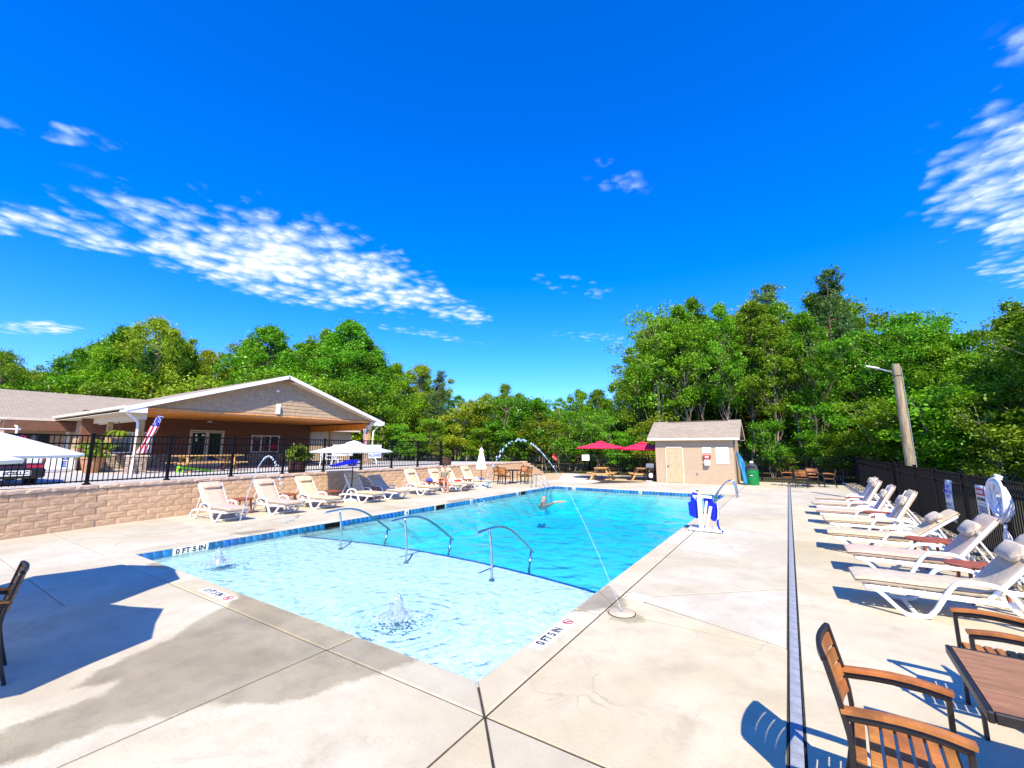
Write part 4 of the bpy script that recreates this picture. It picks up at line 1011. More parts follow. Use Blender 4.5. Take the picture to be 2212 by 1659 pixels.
RL=[(.55,7.25,'white lounger with tan cushion nearest the front on the right','cushion_tan',50,2,1),(.60,8.98,'rose-seated white lounger, second from the front along the right fence','cushion_rose',52,2,0),
 (.55,10.72,'white lounger third from the front on the right, beside the oval red table','cushion_beige',38,2,-1),(.52,12.45,'white lounger fourth from the front on the right, back raised steep','cushion_beige',60,2,1),
 (.46,14.1,'rose-seated white lounger fifth from the front on the right, by a red table','cushion_rose',60,2,-1),(.5,15.85,'rose-seated white lounger, second from the far end of the right row','cushion_rose',60,1,1),(.56,17.55,'rose-seated white lounger farthest along the right row','cushion_rose',60,1,0)]
for k_,(x,y,l,c,r_,p_,tl) in enumerate(RL): lounger(x+.05*math.sin(k_*2.3),y+.04*math.cos(k_*1.7),0,l,c,r_,p_,GR,tl*1.6+1.5*math.sin(k_*3.1))
LL=[(5.84,'rose-seated lounger at the left end of the wall row','cushion_rose',50,1,2),(7.36,'rose-seated lounger second from the left along the wall','cushion_rose',50,1,3),(8.70,'cream lounger third from the left along the wall','cushion_beige',52,1,4),
 (10.52,'cream lounger shaded by the open white umbrella','cushion_beige',56,1,2),(11.66,'rose-footed lounger just right of the open umbrella pole','cushion_rose',36,1,-2),(13.40,'cream lounger left of the seated woman','cushion_beige',58,1,-1),(14.92,'cream lounger that the woman sits on','cushion_beige',52,1,-2),
 (15.82,'cream lounger with a red towel on its seat','cushion_beige',54,1,-2),(17.25,'cream lounger behind the closed umbrella','cushion_beige',58,1,1)]
for y,l,c,r_,p_,tl in LL: lounger(-12.42,y,math.pi,l,c,r_,p_,GL,tl)
# ---------------------------------------------------------------- low red side tables
def make_side_table(round_=True):
    t=bpy.data.objects.new('side_table',None); link(t)
    r=.25
    for k in range(5):
        y0=-r+.02+k*.094; y1=y0+.088; ym=max(abs(y0),abs(y1)); P=[]
        f=lambda y: math.sqrt(max(.0,(r+.03)**2-y*y))*(1.15)
        yy=[y0+(y1-y0)*i/4 for i in range(5)]
        P=[(f(y),y) for y in yy]+[(-f(y),y) for y in yy[::-1]]
        mb=MB(); mb.prism(P,.43,.452); mb.build('slat',M_('table_red'),t)
    mb=MB(); mb.box((.14,0,.415),(.05,.44,.03)); mb.box((-.14,0,.415),(.05,.44,.03)); mb.build('batten',M_('table_red'),t)
    for sx in(-1,1):
        for sy in(-1,1): mb=MB(); mb.tube([(sx*.14,sy*.16,.42),(sx*.17,sy*.19,0)],.02,flat=(.045,.03)); mb.build('leg',M_('table_red'),t)
    return t
STB=None
def side_table(x,y,rz,label):
    global STB
    o=copy_tree(STB) if STB else make_side_table()
    STB=STB or o; o.location=(x,y,0); o.rotation_euler=(0,0,rz); prop(o,label,'side table','low red side tables')
side_table(1.95,8.12,.1,'slatted red side table between the two nearest right loungers'); side_table(1.86,9.92,.2,'oval red side table right of the second and third right loungers'); side_table(1.70,13.3,0,'red side table between the fourth and fifth right loungers'); side_table(1.66,16.75,.1,'red side table near the far end of the right lounger row')
side_table(-13.9,6.60,.1,'red side table between the first and second left loungers'); side_table(-14.0,8.03,.3,'red side table between the second and third left loungers'); side_table(-13.75,9.48,.2,'round red side table left of the open umbrella pole'); side_table(-13.6,11.1,0,'red side table in the shade of the open umbrella'); side_table(-13.55,14.2,0,'red side table holding a blue bag'); side_table(-13.3,16.5,0,'red side table between the last two left loungers')
# ---------------------------------------------------------------- slatted armchairs and tables
def make_chair():
    """faces +x, seat centre over the origin"""
    t=bpy.data.objects.new('armchair',None); link(t)
    hw=.265
    for sy in(-1,1):
        y=sy*hw
        mb=MB(); mb.tube(smooth_path([(-.33,y,0),(-.27,y,.22),(-.235,y,.44),(-.25,y,.60),(-.33,y,.885)],1),.02,flat=(.045,.028)); mb.build('rear_leg',M_('black_frame'),t,auto=50)
        mb=MB(); mb.tube([(.245,y,0),(.25,y,.64)],.02,flat=(.042,.028)); mb.build('front_leg',M_('black_frame'),t)
        mb=MB(); mb.tube(smooth_path([(-.27,y,.635),(-.05,y,.66),(.12,y,.662),(.262,y,.645)],1),.02,flat=(.028,.032),up=(0,0,1)); mb.build('arm_rail',M_('black_frame'),t,auto=50)
        mb=MB(); mb.tube(smooth_path([(-.275,y,.664),(-.05,y,.690),(.12,y,.692),(.275,y,.674)],1),.02,flat=(.062,.022),up=(0,0,1)); mb.build('armrest',M_('teak_slat'),t,auto=50)
        mb=MB(); mb.box((0,y,.415),(.48,.026,.04)); mb.build('seat_rail',M_('black_frame'),t)
    mb=MB()
    for x in(-.235,.235): mb.box((x,0,.415),(.026,.53,.04))
    mb.build('seat_cross_rail',M_('black_frame'),t)
    for k in range(7): mb=MB(); mb.box((-.205+k*.0685,0,.443),(.054,.50,.018),bev=.004); mb.build('seat_slat',M_('teak_slat'),t)
    # curved back slats
    for k in range(4):
        z0=.560+k*.079; z1=z0+.061
        def bx(z): return -.235-.095*((z-.52)/.36)**1.15
        n=8; mb=MB(); vs=[];fs=[]
        for i in range(n+1):
            y=-.245+.49*i/n; d_=-.035*(1-(y/.245)**2)
            for (z,o_) in ((z0,0),(z1,0),(z1,-.016),(z0,-.016)): vs.append((bx(z)+d_+o_,y,z+(.0 if k or 1 else 0)))
        for i in range(n):
            for j in range(4): a=i*4+j; b=i*4+(j+1)%4; fs.append((a,b,b+4,a+4))
        fs+=[(0,1,2,3)[::-1],tuple(n*4+j for j in range(4))]; mb.add(vs,[f[::-1] for f in fs]); mb.build('back_slat',M_('teak_slat'),t,auto=40)
    pp=[]
    for i in range(9):
        y=-.265+.53*i/8; pp.append((-.333-.035*(1-(y/.265)**2),y,.885))
    mb=MB(); mb.tube(pp,.018,flat=(.03,.034),up=(0,0,1)); mb.build('top_rail',M_('black_frame'),t,auto=50)
    return t
CH=None
def chair(x,y,rz,label,group=None):
    global CH
    o=copy_tree(CH) if CH else make_chair()
    CH=CH or o; o.location=(x,y,0); o.rotation_euler=(0,0,rz); o.scale=(.85,.95,1); prop(o,label,'chair',group); return o
def make_table(L,name,top,base):
    t=bpy.data.objects.new(name,None); link(t); h=L/2; n=11
    mb=MB()
    for s_ in(-1,1): mb.box((s_*(h-.012),0,.715),(.024,L,.05),bev=.004); mb.box((0,s_*(h-.012),.715),(L-.05,.024,.0495),bev=.004)
    mb.build('rim',M_('black_frame'),t)
    for k in range(n): w_=(L-.055)/n; mb=MB(); mb.box((0,-h+.0275+w_*(k+.5),.733),(L-.052,w_-.003,.014)); mb.build('top_slat',M_(top),t)
    if base=='legs':
        for sx in(-1,1):
            for sy in(-1,1): mb=MB(); mb.box((sx*(h-.04),sy*(h-.04),.345),(.045,.045,.69)); mb.build('leg',M_('black_frame'),t)
    else:
        mb=MB(); mb.lathe([(.26,0),(.26,.02),(.06,.05),(.045,.08),(.045,.69),(.15,.70)],16); mb.build('pedestal',M_('black_frame'),t,auto=40)
    return t
tb=make_table(.84,'patio_table','brown_slat','pedestal'); tb.location=(1.12,3.42,0); tb.rotation_euler=(0,0,R(-3)); prop(tb,'brown slatted square table in the right foreground','table')
chair(.37,3.07,R(-5),'brown slatted armchair in the right foreground facing the square table'); chair(1.20,4.66,R(176),'brown slatted armchair behind the foreground table, partly out of frame'); 
chair(-5.93,.70,R(-98),'dark slatted armchair cut off by the left edge')
GT='brown armchairs around the far patio tables'
tl=make_table(.80,'patio_table','dark_wood','pedestal'); tl.location=(-13.1,20.35,0); prop(tl,'brown square table by the end of the retaining wall','table')
for (x,y,a,l) in [(-13.95,20.3,0,'armchair left behind the table by the wall end'),(-13.1,19.5,90,'armchair nearest the pool at the table by the wall end'),(-12.95,21.2,-90,'armchair farthest back at the table by the wall end'),(-12.25,20.4,180,'armchair on the right of the table by the wall end')]: chair(x,y,R(a),l,GT)
tr=make_table(.80,'patio_table','dark_wood','pedestal'); tr.location=(.72,26.7,0); prop(tr,'brown square table in front of the trees right of the bin','table')
for (x,y,a,l) in [(-.15,26.8,0,'armchair on the left of the table right of the bin'),(.45,25.9,80,'armchair nearest the pool at the table right of the bin'),(.95,27.6,-90,'armchair farthest back at the table right of the bin'),(1.6,26.7,180,'armchair on the right of the table right of the bin')]: chair(x,y,R(a),l,GT)
# ---------------------------------------------------------------- umbrellas
def canopy(mb,R_,zr,zt,n=8,sag=.06,drop=.10,rot=0.):
    vs=[(0,0,zt)];fs=[]; rings=[.22,.5,.78,1.0]
    for q in rings:
        for j in range(n*2):
            a=rot+math.pi*j/n; rr=R_*q*(1.0 if j%2==0 else math.cos(math.pi/n)*(1-.02*q)); z=zt+(zr-zt)*(q**1.12)-(sag*q*(1-q)*1.2 if j%2 else 0)
            vs.append((rr*math.cos(a),rr*math.sin(a),z))
    m=2*n
    for j in range(m): fs.append((0,1+j,1+(j+1)%m))
    for i in range(len(rings)-1):
        for j in range(m): fs.append((1+i*m+j,1+(i+1)*m+j,1+(i+1)*m+(j+1)%m,1+i*m+(j+1)%m))
    b=len(vs); 
    for j in range(m): x,y,z=vs[1+(len(rings)-1)*m+j]; vs.append((x*.995,y*.995,z-drop))
    k=1+(len(rings)-1)*m
    for j in range(m): fs.append((k+j,b+j,b+(j+1)%m,k+(j+1)%m))
    mb.add(vs,fs)
def umbrella(x,y,label,matn,R_,zr,zt,n=8,base='disc',rot=0.,poler=.02,z0=0.,polemat='drain_grey',drop=.05,group=None,sag=.06):
    t=thing('umbrella',label,'umbrella',(x,y,z0),0,group)
    mb=MB(); canopy(mb,R_,zr,zt,n,rot=rot,drop=drop,sag=sag); o=mb.build('canopy',M_(matn),t,auto=35)
    sd=o.modifiers.new('thick','SOLIDIFY'); sd.thickness=.006
    mb=MB(); canopy(mb,R_*.2,zt-.03,zt+.07,n,rot=rot,drop=.02,sag=.01); mb.build('vent',M_(matn),t,auto=35)
    mb=MB(); mb.tube([(0,0,.05),(0,0,zt)],poler,10); mb.build('pole',M_(polemat),t,smooth=True)
    for j in range(n):
        a=rot+2*math.pi*j/n; mb=MB(); mb.tube([(0,0,zt-.05),(R_*.98*math.cos(a),R_*.98*math.sin(a),zr-.015)],.008,5); rb=mb.build('rib',M_(polemat),t)
        mb=MB(); mb.tube([(.02*math.cos(a),.02*math.sin(a),zr-.25),(R_*.5*math.cos(a),R_*.5*math.sin(a),(zr+zt)/2-.04)],.006,5); mb.build('strut',M_(polemat),rb)
    if base=='disc':
        mb=MB(); mb.lathe([(.29,0),(.30,.03),(.22,.075),(.06,.10),(.04,.11),(.03,.30),(.0,.30)],24); mb.build('base',M_('white_plastic'),t,auto=40)
    mb=MB(); mb.ell((0,0,zt+.08),(.025,.025,.035)); mb.build('finial',M_(polemat),t,smooth=True)
    return t
umbrella(-13.72,10.28,'open white umbrella over the left loungers','umbrella_white',1.52,1.82,2.16,6,rot=R(10),polemat='black_frame')
umbrella(-7.62,.42,'large white umbrella cut off by the left edge','umbrella_white',1.28,1.87,2.28,8,rot=R(52),polemat='black_frame',drop=.03)
umbrella(-5.62,-.46,'nearest white umbrella at the left edge, only its tip showing','umbrella_white',1.30,1.85,2.26,8,rot=R(44),polemat='black_frame',drop=.03)
umbrella(-10.12,26.2,'red umbrella over the left picnic table','umbrella_red',1.62,1.95,2.34,8,base=None,rot=R(12),drop=.06,polemat='dark_wood')
umbrella(-7.68,27.0,'red umbrella half hidden by the shed corner','umbrella_red',1.55,1.88,2.28,8,base=None,rot=R(5),drop=.08,polemat='dark_wood')
for (x,y,l) in [(-7.62,.30,'round table under the large left umbrella'),(-5.62,-.36,'round table under the nearest left umbrella')]: pass
t=thing('closed_umbrella','closed white umbrella standing before the last left lounger','umbrella',(-12.73,16.93,0))
mb=MB(); n=16; vs=[];fs=[]; prof=[(.03,1.86),(.06,1.80),(.10,1.66),(.15,1.40),(.20,1.15),(.24,.96)]
for i,(r_,z) in enumerate(prof):
    for j in range(n): a=2*math.pi*j/n; k=r_*(1.12 if j%2 else .74); vs.append((k*math.cos(a),k*math.sin(a),z-(.05 if (i==5 and j%2==0) else 0)))
for i in range(5):
    for j in range(n): fs.append((i*n+j,(i+1)*n+j,(i+1)*n+(j+1)%n,i*n+(j+1)%n))
mb.add(vs,fs); mb.build('canopy',M_('umbrella_white'),t)
mb=MB(); mb.lathe([(.12,1.78),(.10,1.86),(.04,1.93),(.015,1.97)],12); mb.build('cap',M_('umbrella_white'),t,auto=40)
mb=MB(); mb.tube([(0,0,.05),(0,0,1.8)],.02,8); mb.build('pole',M_('dark_wood'),t,smooth=True)
mb=MB(); mb.lathe([(.28,0),(.29,.03),(.2,.07),(.05,.10),(.035,.28),(0,.28)],20); mb.build('base',M_('white_plastic'),t,auto=40)
# ---------------------------------------------------------------- picnic tables
def make_picnic(mat_,L=1.75):
    t=bpy.data.objects.new('picnic_table',None); link(t)
    for k in range(5): mb=MB(); mb.box((0,-.30+k*.15,.74),(L,.14,.04),bev=.006); mb.build('top_plank',M_(mat_),t)
    for sy in(-1,1):
        for k in range(2): mb=MB(); mb.box((0,sy*(.62+k*.15),.43),(L,.14,.04),bev=.006); mb.build('bench_plank',M_(mat_),t)
    for sx in(-1,1):
        x=sx*(L/2-.28)
        for sy in(-1,1): mb=MB(); mb.tube([(x,sy*.24,.72),(x,sy*.66,0)],.04,flat=(.042,.11),up=(0,1,0)); mb.build('leg',M_(mat_),t)
        mb=MB(); mb.box((x+.042*sx,0,.385),(.04,1.5,.09)); mb.build('bench_bearer',M_(mat_),t); mb=MB(); mb.box((x+.042*sx,0,.68),(.04,.70,.09)); mb.build('top_bearer',M_(mat_),t)
        mb=MB(); mb.tube([(x,0,.39),(sx*.15,0,.71)],.02,flat=(.04,.08)); mb.build('brace',M_(mat_),t)
    return t
a=make_picnic('wood_new'); a.location=(-9.9,25.75,-.01); a.rotation_euler=(0,0,R(102)); prop(a,'orange wooden picnic table under the left red umbrella','picnic table','wooden picnic tables')
b=copy_tree(a); b.location=(-7.75,26.9,-.01); b.rotation_euler=(0,0,R(112)); b['label']='wooden picnic table beside the shed under the second red umbrella'
c=copy_tree(a); c.location=(-22.2,8.9,.87); c.rotation_euler=(0,0,R(90)); c['label']='long wooden picnic table on the clubhouse porch'; c.scale=(1.55,1,1)
# ---------------------------------------------------------------- pool rails, ladders, lift
def rail(x,label):
    t=thing('grab_rail',label,'grab rail',(x,6.1,0),0,'steel grab rails on the shelf edge')
    top=smooth_path([(0,-.42,.585),(0,-.15,.605),(0,.20,.60),(0,.55,.50),(0,.92,.27),(0,1.38,-.06)],2)
    mb=MB(); mb.tube(top,.021,10); mb.build('handrail',M_('steel'),t,smooth=True)
    mb=MB(); mb.tube(smooth_path([(0,0,-.25),(0,-.01,.2),(0,-.08,.60)],1),.021,10); mb.build('front_post',M_('steel'),t,smooth=True)
    mb=MB(); mb.tube([(0,1.30,-.01),(0,1.22,-.35),(0,1.22,-1.1)],.021,10); mb.build('rear_post',M_('steel'),t,smooth=True)
    mb=MB(); mb.lathe([(.055,-.25),(.05,-.225),(.025,-.21)],14); mb.build('escutcheon',M_('steel'),t,auto=40)
    mb=MB(); mb.ell((0,-.42,.585),(.021,.021,.021)); mb.build('end_cap',M_('steel'),t,smooth=True)
rail(-8.4,'leftmost of the three curved steel rails on the shelf edge'); rail(-6.37,'middle of the three curved steel rails on the shelf edge'); rail(-4.34,'rightmost of the three curved steel rails on the shelf edge')
def ladder(x,y,rz,label):
    t=thing('pool_ladder',label,'ladder',(x,y,0),rz)      # +x toward the deck, water at -x
    for sy in(-1,1):
        mb=MB(); mb.tube(smooth_path([(.52,sy*.24,0),(.50,sy*.24,.35),(.42,sy*.24,.62),(.25,sy*.24,.66),(.02,sy*.24,.45),(-.28,sy*.24,.02),(-.33,sy*.24,-.35),(-.33,sy*.24,-.95)],2),.022,10); mb.build('handrail',M_('steel'),t,smooth=True)
        mb=MB(); mb.lathe([(.05,.0),(.05,.012),(.03,.025)],14,Matrix.Translation((.52,sy*.24,0))); mb.build('escutcheon',M_('steel'),t)
    for k in range(3): mb=MB(); mb.box((-.33,0,-.3-k*.27),(.09,.46,.03),bev=.008); mb.build('tread',M_('white_plastic'),t)
ladder(-2.38,19.55,0,'bent steel ladder at the far right corner of the pool'); ladder(-10.42,18.95,math.pi,'bent steel ladder at the far left side of the pool')
t=thing('pool_lift','white pool lift with a blue seat on the right pool edge','pool lift',(-1.88,11.15,0)); t.scale=(.74,.80,.82)
mb=MB(); mb.box((.12,-.05,.06),(.95,.10,.07),bev=.01); mb.box((.12,.40,.06),(.95,.10,.07),bev=.01); mb.box((.0,.17,.05),(.12,.55,.06)); mb.build('base_frame',M_('white_plastic'),t)
mb=MB(); mb.tube([(.02,.0,.05),(.0,.0,1.02)],.06,flat=(.13,.13)); mb.build('mast',M_('white_plastic'),t)
mb=MB(); mb.tube([(.02,.0,1.0),(-.03,0,1.14),(.03,.04,1.12)],.04,8); mb.build('mast_head',M_('white_plastic'),t)
mb=MB(); mb.box((-.03,-.02,1.14),(.07,.05,.03)); mb.build('head_bolt',M_('black_frame'),t)
mb=MB(); mb.tube([(.10,-.03,.22),(.22,.0,.86)],.035,flat=(.07,.07)); mb.build('actuator',M_('cream_paint'),t)
mb=MB(); mb.tube([(.20,-.05,.20),(.33,-.02,.72)],.05,flat=(.11,.09)); mb.build('battery_case',M_('trim_cream'),t)
mb=MB(); mb.tube([(.05,.06,.98),(.36,.10,.96)],.03,flat=(.06,.07)); mb.tube([(.05,.06,.70),(-.18,.08,.98)],.025,flat=(.05,.05)); mb.tube([(-.2,.08,.98),(.1,.06,.96)],.03,flat=(.06,.06)); mb.build('lift_arm',M_('white_plastic'),t)
# seat shell
mb=MB(); V=[];F=[]
outl=[(-.34,.42),(-.36,.78),(-.28,.82),(-.26,1.0),(-.20,1.08),(-.06,1.04),(.0,.75),(.0,.40),(-.12,.34)]
mb.prism(outl,0,.10,Matrix.Translation((0,.16,0))@Matrix.Rotation(math.pi/2,4,'X')); s1=mb.build('seat_back',M_('blue_plastic'),t)
mb=MB(); mb.prism([(.12,.55),(.10,.98),(.34,.95),(.38,.80),(.50,.78),(.52,.50),(.40,.28),(.30,.30)],0,.10,Matrix.Translation((0,.30,0))@Matrix.Rotation(math.pi/2,4,'X')); mb.build('seat_side',M_('blue_plastic'),t)
mb=MB(); mb.box((-.15,.25,.48),(.42,.36,.05),bev=.02); mb.build('seat_pan',M_('blue_plastic'),t)
mb=MB(); mb.tube([(.50,.15,.80),(.52,.10,.60),(.50,.05,.35)],.02,flat=(.05,.02)); mb.build('armrest',M_('white_plastic'),t)
mb=MB(); mb.tube(smooth_path([(.50,.05,.38),(.49,.02,.24),(.53,.0,.12),(.64,-.02,.04)],1),.03,flat=(.03,.06)); mb.build('foot_strap',M_('blue_plastic'),t)
for (x,y) in [(-.30,-.05),(-.30,.4)]: mb=MB(); mb.lathe([(.06,-.02),(.06,.02)],14,Matrix.Translation((x,y,.06))@Matrix.Rotation(math.pi/2,4,'X')); mb.build('wheel',M_('white_plastic'),t)
mb=MB(); mb.tube([(-.33,.0,.45),(-.31,-.02,.10)],.006,5); mb.build('cable',M_('drain_grey'),t)
text('lettering','AQUATIC ACCESS',.05,M_('grey_print'),t,Matrix.Translation((.071,-.03,.55))@Matrix.Rotation(R(90),4,'Z')@Matrix.Rotation(R(90),4,'X')@Matrix.Rotation(R(-90),4,'Z'),bold=.001) if False else None
# ---------------------------------------------------------------- bin, pool covers, grill
mat('bin_green',(.004,.20,.045),.4,.1,6); mat('bin_lid',(.05,.055,.06),.45,.1,6); mat('cover_blue',(.02,.20,.42),.6,.3,4,rnd=.2,stretch=(1,1,.4))
t=thing('trash_bin','green litter barrel with a dark domed lid beside the shed','trash bin',(-1.72,26.35,0))
mb=MB(); mb.lathe([(.29,0),(.30,.03),(.305,.25),(.31,.28),(.305,.31),(.31,.6),(.315,.63),(.31,.66),(.315,.80),(.0,.80)],28); mb.build('barrel',M_('bin_green'),t,auto=40)
mb=MB(); mb.lathe([(.32,.79),(.32,.84),(.285,.86),(.27,.98),(.20,1.08),(.10,1.13),(0,1.14)],28); L=mb.build('lid',M_('bin_lid'),t,auto=40)
mb=MB(); mb.box((0,-.262,.95),(.30,.03,.13),bev=.01); mb.build('flap',M_('black_frame'),L)
mb=MB(); mb.ell((0,0,1.18),(.10,.08,.07),8,6); mb.build('crumpled_cup',M_('white_plastic'),t)
mb=MB(); mb.lathe([(.09,0),(.085,.008)],22,Matrix.Translation((-.02,-.312,.50))@Matrix.Rotation(math.pi/2,4,'X')@Matrix.Diagonal((1.1,.62,1,1))); E=mb.build('emblem',M_('black_frame'),t)
mb=MB(); mb.prism([(-.08,-.02),(-.03,.03),(0,.005),(.03,.035),(.08,-.02)],0,.002,Matrix.Translation((-.02,-.3215,.505))@Matrix.Rotation(math.pi/2,4,'X')); mb.build('emblem_peaks',M_('white_paint'),E)
t=thing('folded_covers','blue folded pool covers leaning on the shed side','pool cover',(-2.33,26.6,0))
for k in range(4):
    mb=MB(); dx=.05*k; mb.tube(smooth_path([(dx+.28,-.5+.1*k,.02),(dx+.2,-.45+.12*k,.6),(dx+.06,-.4+.1*k,1.15),(dx-.02,-.35+.1*k,1.75-.12*k)],1),[.07,.09,.075,.08,.09,.06,.07,.05][:8],8); mb.build('cover_fold',M_('cover_blue'),t,smooth=True)
t=thing('gas_grill','black gas grill on wheels beside the left shed corner','grill',(-6.95,25.95,0))
mb=MB(); mb.box((0,0,.75),(.46,.40,.14),bev=.03); mb.build('firebox',M_('black_frame'),t); mb=MB(); mb.lathe([(.21,0),(.21,.44)],16,Matrix.Translation((-.22,0,.83))@Matrix.Rotation(math.pi/2,4,'Y')); mb.build('hood',mat('hood_grey',(.16,.17,.19),.3),t,auto=40)
for sx in(-1,1): mb=MB(); mb.box((sx*.19,0,.35),(.04,.34,.70)); mb.build('leg',M_('black_frame'),t)
mb=MB(); mb.box((0,0,.18),(.40,.32,.02)); mb.build('shelf',M_('black_frame'),t); mb=MB(); mb.lathe([(.10,.19),(.14,.22),(.15,.38),(.10,.46),(.03,.48)],16); mb.build('gas_bottle',M_('white_paint'),t,auto=40)
t=thing('white_tray','small white tray on the ground before the gas grill','tray',(-6.98,25.56,0)); mb=MB(); mb.box((0,0,.03),(.36,.18,.05),bev=.02); mb.build('tray',M_('white_plastic'),t)
# ---------------------------------------------------------------- utility pole with lamp
mat('pole_wood',(.36,.28,.16),.85,.3,3,.6,20,stretch=(5,5,.6))
t=thing('utility_pole','leaning bare wooden utility pole with a street lamp beyond the right fence','pole',(3.44,19.5,-.2))
mb=MB(); mb.tube([(0,0,0),(-.02,0,2.5),(-.04,0,5.05)],[.145,.13,.112],20); mb.build('pole',M_('pole_wood'),t,smooth=False,auto=50)
mb=MB(); mb.tube([(-.15,0,4.78),(-.32,0,4.85),(-.62,-.02,4.98)],.025,8); mb.build('lamp_arm',M_('drain_grey'),t,smooth=True)
mb=MB(); mb.tube([(-.5,-.02,4.95),(-.85,-.04,5.06)],.05,flat=(.14,.05)); mb.build('lamp_head',M_('white_paint'),t)
mb=MB(); mb.lathe([(.122,4.62),(.122,4.64)],20,Matrix.Translation((-.04,0,0))); mb.build('strap_band',M_('black_metal'),t); mb=MB(); mb.tube([(.08,-.06,4.95),(.11,-.06,3.0),(.14,-.06,.3)],.012,6); mb.build('ground_wire',M_('drain_grey'),t)
# ---------------------------------------------------------------- signs and hose on the right fence
def warped_sign(name,label,y0,y1,z0,z1,x,warp,draw):
    t=thing(name,label,'sign',(x,(y0+y1)/2,z0)); n=8; vs=[];fs=[]
    for i in range(n+1):
        v=i/n
        for j in(0,1): y=(y0-y1)/2+(y1-y0)*j; vs.append((-warp*math.sin(v*math.pi)*(.6+.4*j),y,(z1-z0)*v))
    for i in range(n): fs.append((i*2,i*2+1,i*2+3,i*2+2))
    mb=MB(); mb.add(vs,fs); o=mb.build('sheet',M_('white_paint'),t,smooth=True); sd=o.modifiers.new('s','SOLIDIFY'); sd.thickness=.006
    draw(t); return t
def on_sign(t,parent,z,y,w_,h_,m,dx=-.012):
    mb=MB(); mb.box((dx,y,z),(.004,w_,h_)); return mb.build('print_block',M_(m),t)
def fence_text(t,body,size,z,m,dx=-.018,y=0,bold=.003):
    text('lettering',body,size,M_(m),t,Matrix.Translation((dx,y,z))@Matrix.Rotation(math.pi/2*-1,4,'Z')@Matrix.Rotation(math.pi/2,4,'X'),bold=bold)
def d1(t):
    fence_text(t,'DANGER',.085,.60,'white_paint',-.022); on_sign(t,None,.60,0,.40,.13,'red_print',-.016)
    fence_text(t,'NO DIVING',.075,.46,'black_print'); 
    for z in (.38,.13,.06): on_sign(t,None,z,.0,.34,.012,'grey_print')
    on_sign(t,None,.25,.11,.20,.17,'grey_print'); on_sign(t,None,.25,-.11,.20,.17,'grey_print')
warped_sign('warning_sign','white warning sign with a red header on the right fence beside the hose',11.55,12.10,.52,1.24,3.03,.0,d1)
def d2(t):
    fence_text(t,'NO LIFE\nGUARD ON\nDUTY',.11,.66,'blue_print',-.045); fence_text(t,'SWIM AT\nYOUR OWN\nRISK',.09,.28,'grey_print',-.05)
warped_sign('lifeguard_sign','tall white curling sign with blue letters on the right fence',13.55,14.0,.30,1.22,3.03,.035,d2)
t=thing('coiled_hose','white coiled vacuum hose hung on the right fence','hose',(2.96,10.35,0)); rng=random.Random(8)
mat('hose_white',(.78,.80,.84),.45,.12,25)
for k in range(11):
    pp=[]; r1=.15+.016*k+rng.uniform(-.02,.02); r2=.15+.016*k+rng.uniform(-.02,.03); off=rng.uniform(-.07,.05)
    for i in range(40): a=2*math.pi*i/40; pp.append((-.04-.010*k+.02*math.sin(a*2+k),r1*math.cos(a)+off*.4,1.08+r2*math.sin(a)*1.1+off*.4))
    mb=MB(); mb.tube(pp,.021,8,closed=True); mb.build('hose_loop',M_('hose_white'),t,smooth=True)
for k in range(5):
    y=rng.uniform(-.12,.12); mb=MB(); mb.tube(smooth_path([(-.10,y,.72),(-.14,y+rng.uniform(-.12,.12),.5),(-.10,y+rng.uniform(-.2,.2),.30),(-.06,y+rng.uniform(-.1,.1),.42+.1*rng.random()),(-.1,y,.62)],2),.008,6); mb.build('loose_cord',M_('hose_white'),t,smooth=True)
mb=MB(); mb.tube([(-.06,0,1.42),(-.10,.03,1.50),(-.03,.06,1.46)],.03,8); mb.build('hose_end',M_('hose_white'),t,smooth=True)
# ---------------------------------------------------------------- small things by the left loungers
t=thing('blue_bag','crumpled blue bag on the red table left of the woman','bag',(-13.55,14.2,.452)); mb=MB(); mb.ell((0,0,.08),(.15,.17,.085),10,7)
rng=random.Random(3); mb.v=[(x+rng.uniform(-.02,.02),y+rng.uniform(-.02,.02),max(0,z+rng.uniform(-.02,.02))) for x,y,z in mb.v]; mb.build('bag',mat('bag_blue',(.06,.08,.45),.7),t)
t=thing('red_towel','bunched red towel on the lounger right of the woman','towel',(-13.25,15.80,.36)); mb=MB(); mb.ell((0,0,.05),(.16,.20,.06),10,6); mb.v=[(x+rng.uniform(-.03,.03),y+rng.uniform(-.03,.03),max(0,z+rng.uniform(-.02,.02))) for x,y,z in mb.v]; mb.build('towel',mat('towel_red',(.65,.03,.05),.95),t)
t=thing('grey_towel','rumpled pale towel over the seat of the last left lounger','towel',(-13.1,17.3,.36)); mb=MB(); mb.ell((0,0,.05),(.22,.22,.05),12,6); mb.v=[(x+rng.uniform(-.04,.04),y+rng.uniform(-.04,.04),max(0,z+rng.uniform(-.02,.03))) for x,y,z in mb.v]; mb.build('towel',mat('towel_pale',(.6,.66,.68),.95),t)
t=thing('dark_shoes','pair of dark shoes on the deck near the woman','shoes',(-12.5,15.45,0)); 
for s_ in(-1,1): mb=MB(); mb.ell((0,s_*.06,.04),(.13,.045,.045),8,5); mb.build('shoe',mat('shoe_dark%d'%s_,(.08,.03,.05),.7),t,smooth=True)
t=thing('white_bottle','small white bottles on the red table by the last loungers','bottle',(-13.3,16.5,.452)); 
for k in range(3): mb=MB(); mb.lathe([(.03,0),(.032,.1),(.015,.13),(.015,.16)],10,Matrix.Translation((-.08+.07*k,.05*(k%2),0))); mb.build('bottle',M_('white_plastic'),t,auto=40)
